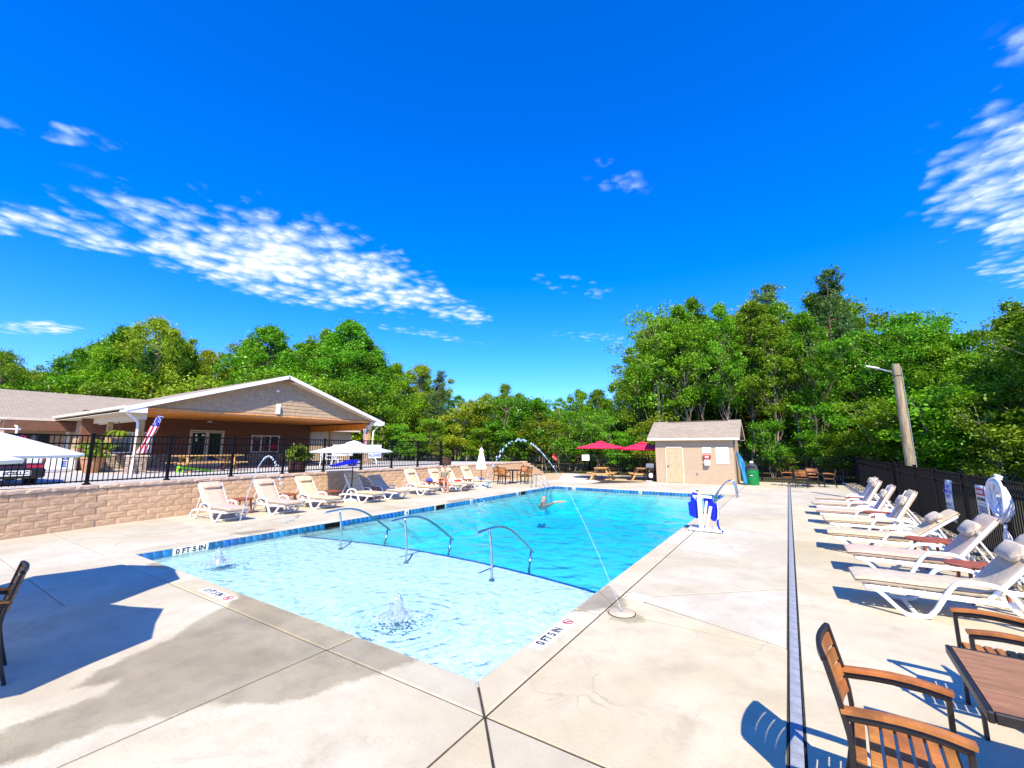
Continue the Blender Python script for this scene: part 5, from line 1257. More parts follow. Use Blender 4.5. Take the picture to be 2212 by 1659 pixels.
# ---------------------------------------------------------------- trees
def leafmat(name,c1,c2,c3):
    m=bpy.data.materials.new(name); m.use_nodes=True; t=NT(m.node_tree); t.n.clear(); out=t.node('ShaderNodeOutputMaterial')
    g=t.node('ShaderNodeNewGeometry'); oi=t.node('ShaderNodeObjectInfo'); n=t.noise(g.outputs['Position'],1.3,2,.6)
    rp=g.outputs['Random Per Island']
    c=t.mix(t.mr(n,.3,.7),C4(c1),C4(c2)); c=t.mix(t.m('MULTIPLY',rp,.7),c,C4(c3))
    h=t.node('ShaderNodeHueSaturation'); t.l.new(c,h.inputs['Color']); t.put(h.inputs['Hue'],t.mr(oi.outputs['Random'],0,1,.482,.522,False)); t.put(h.inputs['Value'],t.mr(t.m('FRACT',t.m('MULTIPLY',oi.outputs['Random'],9.7)),0,1,.8,1.35,False))
    d=t.node('ShaderNodeBsdfDiffuse'); tr=t.node('ShaderNodeBsdfTranslucent'); gl=t.node('ShaderNodeBsdfGlossy',i_Roughness=.42)
    t.l.new(h.outputs[0],d.inputs[0]); t.l.new(h.outputs[0],tr.inputs[0]); gl.inputs[0].default_value=(.6,.65,.55,1)
    a=t.node('ShaderNodeMixShader',i_0=.36); t.l.new(d.outputs[0],a.inputs[1]); t.l.new(tr.outputs[0],a.inputs[2])
    b=t.node('ShaderNodeMixShader',i_0=.035); t.l.new(a.outputs[0],b.inputs[1]); t.l.new(gl.outputs[0],b.inputs[2]); t.l.new(b.outputs[0],out.inputs[0]); MT[name]=m
leafmat('leaf',(.06,.20,.004),(.15,.33,.008),(.23,.42,.014)); leafmat('leaf_yellow',(.15,.24,.006),(.23,.31,.010),(.28,.34,.02)); leafmat('needle',(.06,.16,.035),(.12,.23,.035),(.15,.26,.07))
mat('bark_pale',(.34,.27,.19),.9,.35,3,.5,25,rnd=.25,stretch=(4,4,1)); mat('bark_brown',(.16,.105,.07),.95,.35,4,.6,25,rnd=.2,stretch=(4,4,1))
def leaf_cloud(centres,radii,n_each,size,flat,rs,up=.9,aspect=1.6):
    """many small pointed leaves scattered through clump ellipsoids"""
    tot=sum(n_each); C=np.repeat(np.array(centres),n_each,axis=0); Rr=np.repeat(np.array(radii),n_each)
    d=rs.normal(size=(tot,3)); d/=np.linalg.norm(d,axis=1,keepdims=True); q=rs.uniform(.35,1,tot)**.6; q=np.where(rs.uniform(size=tot)<.38,q*rs.uniform(1.0,2.1,tot),q)
    P=C+d*(q*Rr)[:,None]*np.array([1,1,flat])
    nrm=rs.normal(size=(tot,3))+np.array([0,0,up]); nrm/=np.linalg.norm(nrm,axis=1,keepdims=True)
    t=np.cross(nrm,rs.normal(size=(tot,3))); t/=np.linalg.norm(t,axis=1,keepdims=True)+1e-9; b=np.cross(nrm,t)
    s=size*rs.uniform(.6,1.35,tot)[:,None]
    V=np.stack([P-t*s*aspect*.5,P+b*s*.42-t*s*.05+nrm*s*.10,P+t*s*aspect*.5,P-b*s*.42-t*s*.05+nrm*s*.10],1).reshape(-1,3)
    F=np.arange(tot*4).reshape(-1,4); return V,F
def branch_tube(mb,p0,p1,r0,r1,rng,seg=4,wob=.06,n=6):
    p0,p1=Vector(p0),Vector(p1); L=(p1-p0).length; pts=[]
    for i in range(seg+1):
        f=i/seg; p=p0.lerp(p1,f)
        if 0<i<seg: p+=Vector((rng.gauss(0,1),rng.gauss(0,1),rng.gauss(0,.5)))*wob*L*.5
        pts.append(p)
    mb.tube(pts,[r0+(r1-r0)*i/seg for i in range(seg+1)],n,caps=False); return pts
def make_deciduous(seed,H=10.,cr=2.3,c0=.32,nc=96,leaves=280,size=.088,sparse=1.,trunk_r=.13,matn='leaf',multi=1):
    rng=random.Random(seed); rs=np.random.RandomState(seed); mb=MB(); cs=[];rd=[]
    tops=[]
    for m in range(multi):
        lean=Vector((rng.gauss(0,.35),rng.gauss(0,.35),0))*(1+.8*(multi>1)); pts=branch_tube(mb,(0,0,-.3),lean+Vector((0,0,H*.93)),trunk_r*(1 if m==0 else .7),.015,rng,9,.012,7); tops.append(pts)
    k=0
    while k<nc:
        f=c0+(1-c0)*rng.random()**.85; u=(f-c0)/(1-c0)
        prof=(.42+1.15*u)*(1-u**3.2) if u<1 else 0; prof=max(.12,min(1,prof*1.25)); prof*=1+.35*math.sin(seed*3.1+f*9)
        a=rng.uniform(0,6.28); rr=cr*prof*math.sqrt(rng.uniform(.10,1)); prof2=1+.3*math.sin(2*a+seed)
        pts=tops[k%multi]; idx=min(len(pts)-1,int(f*(len(pts)-1))); base=pts[idx]
        c=Vector((base.x+rr*prof2*math.cos(a),base.y+rr*prof2*math.sin(a),H*f*.98))
        cs.append(c); rd.append(cr*rng.uniform(.14,.34)*(1-.35*u)); 
        if k%2==0:
            st=pts[max(1,int((f-.12)*(len(pts)-1)))]; branch_tube(mb,st,c,.035*(1.1-f)+.012,.006,rng,3,.08,4)
        k+=1
    V,F=leaf_cloud(cs,rd,[int(leaves*sparse*rng.uniform(.6,1.3)) for _ in cs],size,.82,rs,.55)
    return fast_mesh('crown',V,F,MT[matn]),mb.mesh('trunk',M_('bark_pale'),smooth=True),H
def make_pine(seed,H=12.,cr=1.7,c0=.45):
    rng=random.Random(seed); rs=np.random.RandomState(seed); mb=MB(); cs=[];rd=[]
    pts=branch_tube(mb,(0,0,-.3),(rng.gauss(0,.2),rng.gauss(0,.2),H),.17,.02,rng,9,.008,8)
    z=c0
    while z<.99:
        for j in range(rng.randint(3,5)):
            a=rng.uniform(0,6.28); L=cr*(1.05-.85*((z-c0)/(1-c0))**1.3)*rng.uniform(.55,1.1); p0=pts[int(z*9)]; p0=Vector((p0.x,p0.y,z*H)); p1=p0+Vector((L*math.cos(a),L*math.sin(a),L*rng.uniform(.15,.55)))
            branch_tube(mb,p0,p1,.03,.006,rng,3,.06,4); nn=max(2,int(L*3.2))
            for q in range(nn):
                f=.45+.55*(q+1)/nn; c=p0.lerp(p1,f)+Vector((rng.gauss(0,.14),rng.gauss(0,.14),rng.gauss(.05,.08))); cs.append(c); rd.append(rng.uniform(.17,.30))
        z+=.032
    V,F=leaf_cloud(cs,rd,[int(46*rng.uniform(.7,1.3)) for _ in cs],.075,.9,rs,.5,3.4)
    return fast_mesh('crown',V,F,MT['needle']),mb.mesh('trunk',M_('bark_brown'),smooth=True),H
def make_understory(seed,H=4.,cr=1.35,matn='leaf'):
    rng=random.Random(seed); rs=np.random.RandomState(seed); mb=MB(); cs=[];rd=[]
    for m in range(rng.randint(2,4)):
        e=Vector((rng.gauss(0,.6),rng.gauss(0,.6),H*rng.uniform(.75,1.))); pts=branch_tube(mb,(rng.gauss(0,.15),rng.gauss(0,.15),-.2),e,.035,.008,rng,5,.05,5)
        for q in range(15):
            f=rng.uniform(.22,1.); p=pts[min(5,int(f*5))]; a=rng.uniform(0,6.28); r_=cr*rng.uniform(.2,1)*(1.1-.4*f); c=Vector((p.x+r_*math.cos(a),p.y+r_*math.sin(a),f*H+rng.gauss(0,.1))); cs.append(c); rd.append(rng.uniform(.28,.5)); branch_tube(mb,p,c,.012,.004,rng,2,.08,3)
    V,F=leaf_cloud(cs,rd,[int(150*rng.uniform(.6,1.3)) for _ in cs],.082,.55,rs,1.0)
    return fast_mesh('crown',V,F,MT[matn]),mb.mesh('trunk',M_('bark_pale'),smooth=True),H
TV={'d':[make_deciduous(s,matn=('leaf_yellow' if s==4 else 'leaf'),cr=2.1+.25*(s%3),c0=.22+.05*(s%3)) for s in range(1,8)],'t':[make_deciduous(s,H=13.,cr=1.9,c0=.40,nc=100,leaves=250,size=.088,trunk_r=.11) for s in (11,12,13)],'s':[make_deciduous(21,sparse=.5,nc=60,cr=2.0,c0=.4,multi=2),make_deciduous(22,sparse=.45,nc=60,cr=2.4,c0=.35,multi=2)],
    'p':[make_pine(31),make_pine(32)],'u':[make_understory(41),make_understory(42),make_understory(43,matn='leaf_yellow')]}
TREES=[(-49.8,3.9,9.2,'d',1),(-47.6,5.8,8.4,'d',1),(-56.4,8.4,8.2,'d',1),(-49.2,9.0,8.1,'s',1),(-51.0,10.4,10.0,'d',1),(-48.9,10.5,10.0,'d',1),(-50.4,12.8,12.5,'d',1),(-47.9,14.2,13.2,'d',1),(-51.0,17.6,12.6,'d',1),(-52.3,20.1,11.9,'d',1),(-55.1,23.8,11.2,'d',1),(-52.6,24.4,14.1,'d',1),(-50.2,24.9,15.5,'d',1),(-50.5,28.6,14.3,'d',1),(-45.8,28.6,15.7,'d',1),(-42.8,29.5,16.3,'d',1),(-39.7,30.5,14.3,'d',1),(-38.3,32.1,11.7,'d',1),(-38.4,35.1,11.4,'d',1),(-38.5,37.9,11.7,'d',1),(-34.0,36.7,10.5,'p',1),(-38.9,45.7,8.7,'d',1),(-36.4,45.1,8.0,'d',1),(-29.7,40.3,7.7,'d',1),(-26.7,39.9,8.7,'d',1),(-27.0,44.4,8.1,'d',1),(-27.3,48.9,8.0,'d',1),(-22.4,44.7,7.5,'d',1),(-18.2,40.1,7.8,'d',1),(-16.2,40.9,7.9,'d',1),(-15.4,43.3,7.1,'d',1),(-12.8,40.0,8.0,'p',1),(-11.2,38.4,9.5,'d',1),(-9.0,35.9,14.1,'s',1),(-8.4,39.1,13.6,'t',1),(-6.4,35.4,13.5,'t',1),(-5.4,36.6,14.4,'t',1),(-3.4,35.8,13.4,'t',1),(-2.3,37.9,14.0,'t',1),(-0.4,40.0,15.6,'p',1),(-0.7,36.0,11.8,'t',1),(0.9,37.0,13.3,'t',1),(2.0,35.9,11.7,'t',1),(3.3,38.9,15.6,'p',1),(4.8,41.7,12.1,'p',1),(5.1,37.7,10.1,'t',1),(6.2,35.5,10.5,'d',1),(7.4,35.2,9.6,'d',1),(8.3,35.0,8.4,'d',1),(8.3,32.0,7.0,'d',1),(9.0,31.7,6.4,'d',1),(9.6,30.5,7.6,'d',1),(10.0,29.4,8.7,'s',1),(10.1,27.2,8.8,'d',1),(10.3,25.0,8.8,'d',1),(-59.2,4.3,9.5,'d',2),(-58.0,5.6,9.1,'d',2),(-56.8,6.8,9.0,'d',2),(-61.5,9.1,7.4,'d',2),(-63.4,10.5,8.7,'d',2),(-61.3,11.8,9.8,'d',2),(-58.5,13.1,10.5,'d',2),(-58.8,14.3,12.8,'d',2),(-57.3,15.1,13.3,'d',2),(-57.0,16.3,13.6,'d',2),(-59.0,19.3,13.4,'d',2),(-59.8,21.9,12.1,'d',2),(-64.0,25.8,11.0,'d',2),(-61.0,27.6,12.0,'d',2),(-57.2,27.7,15.1,'d',2),(-59.9,32.5,15.5,'d',2),(-57.8,34.3,14.6,'d',2),(-55.1,34.7,17.4,'d',2),(-49.7,34.4,15.9,'d',2),(-49.1,36.5,15.6,'d',2),(-45.2,36.5,13.7,'d',2),(-43.5,39.9,10.3,'d',2),(-42.6,42.4,11.7,'d',2),(-42.5,47.6,9.9,'d',2),(-42.9,53.2,7.7,'d',2),(-34.6,46.5,6.4,'d',2),(-31.2,46.4,8.5,'d',2),(-31.2,53.5,6.3,'d',2),(-26.3,52.3,6.8,'d',2),(-20.0,46.7,6.9,'d',2),(-18.0,50.6,6.6,'d',2),(-13.4,45.9,9.9,'d',2),(-11.2,45.3,16.3,'d',2),(-9.7,46.5,14.4,'d',2),(-7.3,44.9,14.9,'d',2),(-5.1,43.4,14.3,'d',2),(-4.0,47.3,15.0,'d',2),(-2.3,48.8,16.8,'d',2),(-0.1,47.9,14.9,'d',2),(1.9,44.9,13.3,'d',2),(3.6,49.3,17.2,'d',2),(4.7,48.0,14.5,'d',2),(6.0,46.3,10.9,'d',2),(6.6,43.1,10.5,'d',2),(8.3,46.2,11.6,'d',2),(9.7,46.3,11.1,'d',2),(9.8,42.6,9.6,'d',2),(10.0,39.7,7.9,'d',2),(10.5,38.6,6.6,'d',2),(12.5,42.3,7.5,'d',2),(12.7,38.7,9.3,'d',2),(12.1,34.5,9.8,'d',2),(14.2,37.3,10.6,'d',2),(13.4,33.9,10.2,'d',2),(15.0,35.7,11.0,'d',2),(14.9,34.2,10.3,'d',2),(-72.2,5.4,9.7,'d',2),(-66.8,7.1,8.3,'d',2),(-75.7,10.6,7.9,'d',2),(-77.1,13.0,7.6,'d',2),(-68.4,13.7,9.1,'d',2),(-64.0,14.9,10.8,'d',2),(-73.3,20.0,13.5,'d',2),(-70.8,22.6,15.4,'d',2),(-74.3,27.6,13.7,'d',2),(-66.9,27.7,10.0,'d',2),(-67.7,31.7,14.3,'d',2),(-69.1,37.1,16.2,'d',2),(-58.0,36.2,16.8,'d',2),(-56.2,39.1,16.9,'d',2),(-57.0,43.9,14.7,'d',2),(-51.8,45.2,10.1,'d',2),(-51.3,51.3,12.5,'d',2),(-54.5,63.8,5.6,'d',2),(-42.2,55.9,6.0,'d',2),(-40.6,59.9,8.3,'d',2),(-39.8,70.1,5.8,'d',2),(-30.4,61.4,7.1,'d',2),(-24.7,57.9,7.8,'d',2),(-20.8,59.4,6.0,'d',2),(-14.5,55.1,14.6,'d',2),(-13.3,62.6,19.1,'d',2),(-9.5,56.5,17.2,'d',2),(-5.9,50.2,15.1,'d',2),(-3.8,51.5,15.9,'d',2),(-0.8,51.9,14.7,'d',2),(1.2,56.3,16.1,'d',2),(4.5,61.7,19.1,'d',2),(6.7,56.4,12.2,'d',2),(8.0,50.1,12.2,'d',2),(9.9,51.2,10.9,'d',2),(12.7,57.0,11.2,'d',2),(13.8,54.4,8.2,'d',2),(15.7,55.6,7.4,'d',2),(16.1,52.1,9.0,'d',2),(16.8,49.4,11.8,'d',2),(17.5,45.9,12.4,'d',2),(20.0,48.4,12.9,'d',2),(-35.0,29.7,5.7,'u',3),(-34.2,30.9,3.9,'u',3),(-31.7,30.5,2.8,'u',3),(-31.9,32.9,4.5,'u',3),(-29.3,32.2,2.8,'u',3),(-28.0,32.9,6.3,'u',3),(-27.2,33.9,3.5,'u',3),(-25.0,32.9,3.3,'u',3),(-25.5,35.0,6.1,'u',3),(-24.3,35.2,6.2,'u',3),(-22.8,34.7,3.7,'u',3),(-21.6,35.4,2.9,'u',3),(-20.7,36.2,6.4,'u',3),(-19.0,35.2,5.5,'u',3),(-17.8,35.6,4.5,'u',3),(-16.1,35.3,5.1,'u',3),(-15.4,36.0,2.7,'u',3),(-14.4,35.9,2.4,'u',3),(-12.9,34.9,4.9,'u',3),(-11.7,34.5,3.3,'u',3),(-11.3,35.7,3.6,'u',3),(-10.2,34.9,3.2,'u',3),(-9.0,34.4,4.8,'u',3),(-6.9,34.0,2.2,'u',3),(-4.4,34.0,3.4,'u',3),(-3.2,34.7,2.4,'u',3),(-0.9,34.9,3.9,'u',3),(0.3,35.4,2.2,'u',3),(1.7,35.8,4.8,'u',3),(2.7,33.9,2.9,'u',3),(3.8,32.9,3.3,'u',3),(4.9,32.7,4.7,'u',3),(5.6,29.9,4.6,'u',3),(6.5,29.2,4.4,'u',3),(7.0,28.9,4.9,'u',3),(7.3,28.7,4.0,'u',3),(7.9,28.7,4.2,'u',3),(7.7,26.3,3.9,'u',3),(8.8,27.5,4.9,'u',3),(9.1,27.1,5.0,'u',3),(9.4,26.4,5.1,'u',3),(9.4,25.5,4.7,'u',3),(9.6,25.5,4.4,'u',3),(-48.6,4.3,6.3,'u',3),(-48.5,5.1,6.7,'u',3),(-46.0,6.5,5.4,'u',3),(-47.4,7.5,6.0,'u',3),(-45.5,8.3,6.9,'u',3),(-47.3,9.3,7.5,'u',3),(-45.4,10.5,6.5,'u',3),(-47.9,12.0,7.7,'u',3),(-44.4,13.3,6.1,'u',3),(-45.7,14.3,6.3,'u',3),(-45.0,16.2,7.8,'u',3),(-45.1,17.6,7.7,'u',3),(-45.6,19.0,7.4,'u',3),(-44.4,20.6,8.0,'u',3),(-41.5,21.3,8.5,'u',3),(-43.1,24.4,9.5,'u',3),(-41.8,26.5,8.0,'u',3),(-39.9,27.4,8.7,'u',3),(-39.4,29.5,7.4,'u',3),(-38.1,30.8,7.7,'u',3)]
LBL={'p':('pine_tree','tall pine rising above the leafy trees','pine trees in the wood'),'s':('slender_tree','sparse-crowned tree with sky showing through its leaves','sparse trees at the edge of the wood')}
def tree_label(x,y,k,row):
    side='behind the clubhouse' if x<-41 or (x<-33 and y<34) else 'beyond the end of the retaining wall' if x<-17 else 'behind the shed' if x<-1 else 'beyond the right fence'
    if k=='p': return 'pine_tree','tall dark-needled pine rising among the trees '+side,'pine','pines '+side
    if k=='s': return 'slender_tree','sparse tree with sky showing through its crown '+side,'tree','sparse trees '+side
    if k=='u': return 'sapling','low leafy sapling at the wood edge '+side,'sapling','saplings '+side
    return 'leafy_tree',('broad leafy tree at the front of the wood ' if row==1 else 'leafy tree deeper in the wood ')+side,'tree',('front trees ' if row==1 else 'inner trees ')+side
ROWN={}
ORD='first second third fourth fifth sixth seventh eighth ninth tenth eleventh twelfth thirteenth fourteenth fifteenth sixteenth seventeenth eighteenth nineteenth twentieth twenty-first twenty-second twenty-third twenty-fourth twenty-fifth'.split()
rng=random.Random(77)
for (x,y,H,k,row) in TREES:
    cr_,tk,h0=rng.choice(TV[k]); nm,lb,ct,gp=tree_label(x,y,k,row)
    if row==1:
        ROWN[gp]=ROWN.get(gp,0)+1
        if k in 'dt': lb='%s leafy tree from the left %s'%(ORD[ROWN[gp]-1],gp.split('trees ')[1])
        elif k=='p': lb='%s tall pine from the left %s'%(ORD[ROWN[gp]-1],gp.split('pines ')[1])
    if k=='u':
        ROWN[gp]=ROWN.get(gp,0)+1; lb='%s low leafy sapling from the left %s'%(ORD[ROWN[gp]-1],gp.split('saplings ')[1])
    z=.5 if x<-24 else .2 if x<-16 else -.1
    s=H/h0; t=thing(nm,lb,ct,(x,y,z),rng.uniform(0,6.28),gp); sr=max(s,.8)*rng.uniform(.9,1.2) if k!='u' else s*rng.uniform(.9,1.4)
    t.scale=(sr,sr,s); obj('crown',cr_,t); obj('trunk',tk,t)
# far mass of woods closing the gaps
rs=np.random.RandomState(5); cs=[];rd=[]
for k in range(1150):
    a=R(rs.uniform(-34,104)); d_=rs.uniform(60,84); hh=6.8; x,y=-math.sin(a)*d_,math.cos(a)*d_
    cs.append((x,y,rs.uniform(.5,hh))); rd.append(rs.uniform(1.6,2.6))
V,F=leaf_cloud(cs,rd,[90]*len(cs),.42,.7,rs); o=obj('distant_woods',fast_mesh('distant_woods',V,F,MT['leaf'])); prop(o,'dense distant woods closing the view behind the nearer trees','woods',kind='stuff')
# ---------------------------------------------------------------- things on the terrace
mat('car_red',(.42,.012,.03),.25,.05,5,spec=.7); mat('car_black',(.012,.012,.014),.3); mat('tyre',(.015,.015,.015),.85); mat('lamp_glass',(.75,.78,.80),.1,.1,9); mat('amber',(.8,.18,.01),.3); mat('chrome',(.6,.6,.62),.15,metal=1.)
t=thing('red_truck','red pickup truck parked behind the left umbrellas','truck',(-17.05,2.06,.95)); t.scale=(.86,.94,.80)
def sect(pts,y0,y1,mb,inset=0): mb.prism(pts,y0,y1,Matrix.Rotation(math.pi/2,4,'X'))
mb=MB(); mb.prism([(0,.45),(-.02,.98),(-.08,1.06),(-1.35,1.16),(-4.9,1.16),(-4.9,.45)],-.93,.93,Matrix.Rotation(math.pi/2,4,'X')); mb.build('body',M_('car_red'),t)
mb=MB(); 
vs=[(-1.30,-.88,1.16),(-1.30,.88,1.16),(-2.05,.70,1.74),(-2.05,-.70,1.74),(-3.35,.70,1.74),(-3.35,-.70,1.74),(-3.7,.88,1.16),(-3.7,-.88,1.16)]
mb.add(vs,[(0,1,2,3),(3,2,4,5),(5,4,6,7),(1,6,4,2),(0,3,5,7)]); CB=mb.build('cab',M_('car_red'),t)
mb=MB(); mb.add([(-1.36,-.78,1.20),(-1.36,.78,1.20),(-1.98,.64,1.70),(-1.98,-.64,1.70)],[(0,1,2,3)]); mb.v=[(x+.03,y,z+.02) for x,y,z in mb.v]; mb.build('windscreen',M_('glass_dark'),CB)
for sy in(-1,1): mb=MB(); mb.add([(-1.55,sy*.875,1.2),(-3.3,sy*.885,1.2),(-3.2,sy*.735,1.68),(-2.05,sy*.735,1.68)],[(0,1,2,3)]); mb.build('side_window',M_('glass_dark'),CB)
mb=MB(); mb.box((.05,0,.42),(.22,1.9,.34),bev=.05); mb.build('bumper',M_('car_black'),t)
mb=MB(); mb.box((.02,0,.80),(.06,1.05,.26),bev=.02); G=mb.build('grille',M_('car_black'),t)
for z in(.74,.86): mb=MB(); mb.box((.055,0,z),(.02,1.0,.03)); mb.build('grille_bar',M_('chrome'),G)
for sy in(-1,1):
    mb=MB(); mb.box((-.01,sy*.70,.82),(.08,.36,.18),bev=.03); mb.build('headlight',M_('lamp_glass'),t)
    mb=MB(); mb.box((-.06,sy*.915,.82),(.10,.07,.16),bev=.02); mb.build('marker_lamp',M_('amber'),t)
    for x in(-.85,-3.9):
        mb=MB(); mb.lathe([(.2,-.12),(.37,-.12),(.39,-.08),(.39,.08),(.37,.12),(.2,.12)],24,Matrix.Translation((x,sy*.80,.39))@Matrix.Rotation(math.pi/2,4,'X')); W_=mb.build('wheel',M_('tyre'),t,auto=40)
        mb=MB(); mb.lathe([(.21,-.125),(.21,.125)],16,Matrix.Translation((x,sy*.80,.39))@Matrix.Rotation(math.pi/2,4,'X')); mb.build('rim',M_('chrome'),W_)
    mb=MB(); mb.tube(smooth_path([(-2.1,sy*.55,1.74),(-2.1,sy*.55,2.02),(-2.15,sy*.5,2.06)],1),.03,8); mb.build('rack_post',M_('white_plastic'),t)
mb=MB(); mb.tube([(-2.12,-.62,1.92),(-2.12,.62,1.92)],.03,8); mb.build('rack_bar',M_('white_plastic'),t)
mb=MB(); mb.box((.165,.38,.43),(.02,.58,.17),bev=.004); PLt=mb.build('number_plate',M_('white_paint'),t)
text('lettering','SCSLLC',.145,M_('black_print'),PLt,Matrix.Translation((.178,.38,.43))@Matrix.Rotation(math.pi/2,4,'Z')@Matrix.Rotation(math.pi/2,4,'X'),bold=.006)
t=thing('ice_chest','white ice chest with blue letters C E behind the fence','ice chest',(-29.6,5.35,.80)); mb=MB(); mb.box((0,0,.48),(.8,1.5,.92),bev=.05); mb.build('cabinet',M_('white_paint'),t); mb=MB(); mb.box((.42,0,.5),(.03,1.36,.74),bev=.02); mb.build('door_panel',M_('white_paint'),t)
Mi=Matrix.Rotation(math.pi/2,4,'Z')@Matrix.Rotation(math.pi/2,4,'X')
text('lettering','C',.36,M_('blue_print'),t,Matrix.Translation((.45,.28,.72))@Mi,bold=.012); text('lettering','E',.36,M_('blue_print'),t,Matrix.Translation((.45,.28,.38))@Mi,bold=.012)
# planters
mat('terracotta',(.50,.25,.12),.8,.15,6); mat('barrel_wood',(.10,.045,.028),.75,.3,5,.2,20,rnd=.15)
leafmat('leaf_bush',(.09,.17,.01),(.14,.23,.012),(.2,.28,.03))
def bush(parent,seed,r,h,z0,n=14,k=60,size=.07,matn='leaf_bush',flat=.7):
    rs=np.random.RandomState(seed); rg=random.Random(seed); cs=[(rg.gauss(0,r*.5),rg.gauss(0,r*.5),z0+h*rg.random()) for _ in range(n)]
    V,F=leaf_cloud(cs,[r*.45]*n,[k]*n,size,flat,rs); o=obj('foliage',fast_mesh('foliage',V,F,MT[matn]),parent); o['kind']='stuff'
def half_barrel(x,y,z,label,r=.30,h=.46,seed=1,bh=.55):
    t=thing('barrel_planter',label,'planter',(x,y,z)); n=16
    for k in range(n):
        a0=2*math.pi*k/n; a1=2*math.pi*(k+.94)/n; mb=MB(); vs=[]
        for rr,zz in((r*.86,0),(r*1.0,h*.6),(r*.97,h)):
            for a in(a0,a1): vs+=[(rr*math.cos(a),rr*math.sin(a),zz),((rr-.03)*math.cos(a),(rr-.03)*math.sin(a),zz)]
        fs=[]
        for q in range(2):
            b=q*4; fs+=[(b,b+2,b+6,b+4),(b+3,b+1,b+5,b+7),(b+1,b,b+4,b+5),(b+2,b+3,b+7,b+6)]
        fs.append((8,10,11,9)); mb.add(vs,fs); mb.build('stave',M_('barrel_wood'),t)
    for zz,rr in((h*.2,r*.93),(h*.82,r*1.0)): mb=MB(); mb.lathe([(rr+.006,zz-.02),(rr+.008,zz+.02)],20,cap=False); mb.build('hoop',M_('black_frame'),t)
    mb=MB(); mb.lathe([(r*.9,h*.9),(0.0,h*.92)],16,cap=False); mb.build('soil',M_('forest_floor'),t); bush(t,seed,r*.9,bh,h,18,70,.085)
half_barrel(-15.98,9.45,.97,'dark barrel planter with a leafy shrub behind the terrace fence',.32,.46,3,.55); half_barrel(-15.75,17.75,1.0,'dark barrel planter with flowers at the end of the terrace fence',.30,.45,4,.35)
t=thing('flower_pot','large tan flower pot beside the porch pier','planter',(-26.2,5.95,.84)); mb=MB(); mb.lathe([(.24,0),(.27,.05),(.40,.62),(.44,.63),(.44,.70),(.38,.70)],20); mb.build('pot',M_('terracotta'),t,auto=40); bush(t,5,.42,.65,.68,16,70,.10)
t=thing('hanging_fern','hanging fern basket under the porch eave','plant',(-23.3,5.95,2.50)); mb=MB(); mb.lathe([(.04,-.18),(.15,-.14),(.2,.0),(.0,.0)],14); mb.build('basket',M_('terracotta'),t,auto=40)
for a in range(3): mb=MB(); mb.tube([(.19*math.cos(a*2.1),.19*math.sin(a*2.1),0),(0,0,.55)],.006,4); mb.build('wire',M_('black_frame'),t)
mb=MB(); rg=random.Random(2)
for k in range(60):
    a=rg.uniform(0,6.28); L=rg.uniform(.3,.55); pp=[(.05*math.cos(a),.05*math.sin(a),0),(L*.5*math.cos(a),L*.5*math.sin(a),.22*rg.uniform(.4,1)),(L*math.cos(a),L*math.sin(a),rg.uniform(-.15,.1))]; mb.tube(smooth_path(pp,1),.012,flat=(.07,.004))
o=mb.build('fronds',MT['leaf_bush'],t); o['kind']='stuff'
# flags: banner with stars above and stripes below
mat('flag_blue',(.02,.04,.42),.85); mat('flag_red',(.62,.02,.05),.85); mat('flag_white',(.82,.80,.80),.85)
def wind_flag(x,y,z,label,L,w_,lean):
    t=thing('windsock_flag',label,'flag',(x,y,z)); n=10
    def ring(f): # position along the hanging tail
        return Vector((lean[0]*f*L,lean[1]*f*L,-math.sqrt(max(.05,1-lean[0]**2-lean[1]**2))*f*L))
    mb=MB(); pr=[]
    mb.tube([ring(f) for f in (0,.1,.2,.28)],[w_*.75,w_*.8,w_*.85,w_*.9],12,caps=False); bl=mb.build('star_field',M_('flag_blue'),t,smooth=True)
    rg=random.Random(4); 
    for k in range(26):
        f=.02+.25*(k%6)/6; a=k*2.399; p=ring(f)+Vector((math.cos(a),math.sin(a),0))*w_*.88; mb=MB(); mb.ell(p,(.022,.022,.022),6,4); mb.build('star',M_('flag_white'),bl)
    for k in range(10):
        a=2*math.pi*k/10; mb=MB(); pts=[]
        for i in range(8):
            f=.28+.72*i/7; ww=w_*(.9+.35*math.sin(i*.9+k)*.6); pts.append(ring(f)+Vector((math.cos(a+.3*math.sin(i*.5+k)),math.sin(a),0))*ww)
        mb.tube(pts,.02,flat=(w_*.60,.006)); mb.build('stripe',M_('flag_red' if k%2 else 'flag_white'),t)
wind_flag(-22.5,7.05,3.30,'stars and stripes windsock hanging at the left porch post',1.65,.115,(.05,-.32)); wind_flag(-22.7,17.75,3.15,'stars and stripes windsock hanging at the right porch post',1.05,.08,(.0,.08))
# cornhole board
mat('lime',(.16,.72,.01),.5,.06,6); t=thing('cornhole_board','lime green cornhole board sloping down on the terrace','game board',(-21.9,8.35,.87),R(92))
mb=MB(); mb.prism([(-.62,.30),(.62,.08),(.62,.02),(-.62,.22)],-.3,.3,Matrix.Rotation(math.pi/2,4,'X')); mb.build('deck_board',M_('lime'),t)
for sy in(-1,1): mb=MB(); mb.tube([(-.56,sy*.26,.25),(-.60,sy*.26,0)],.03,flat=(.08,.04)); mb.build('leg',M_('lime'),t)
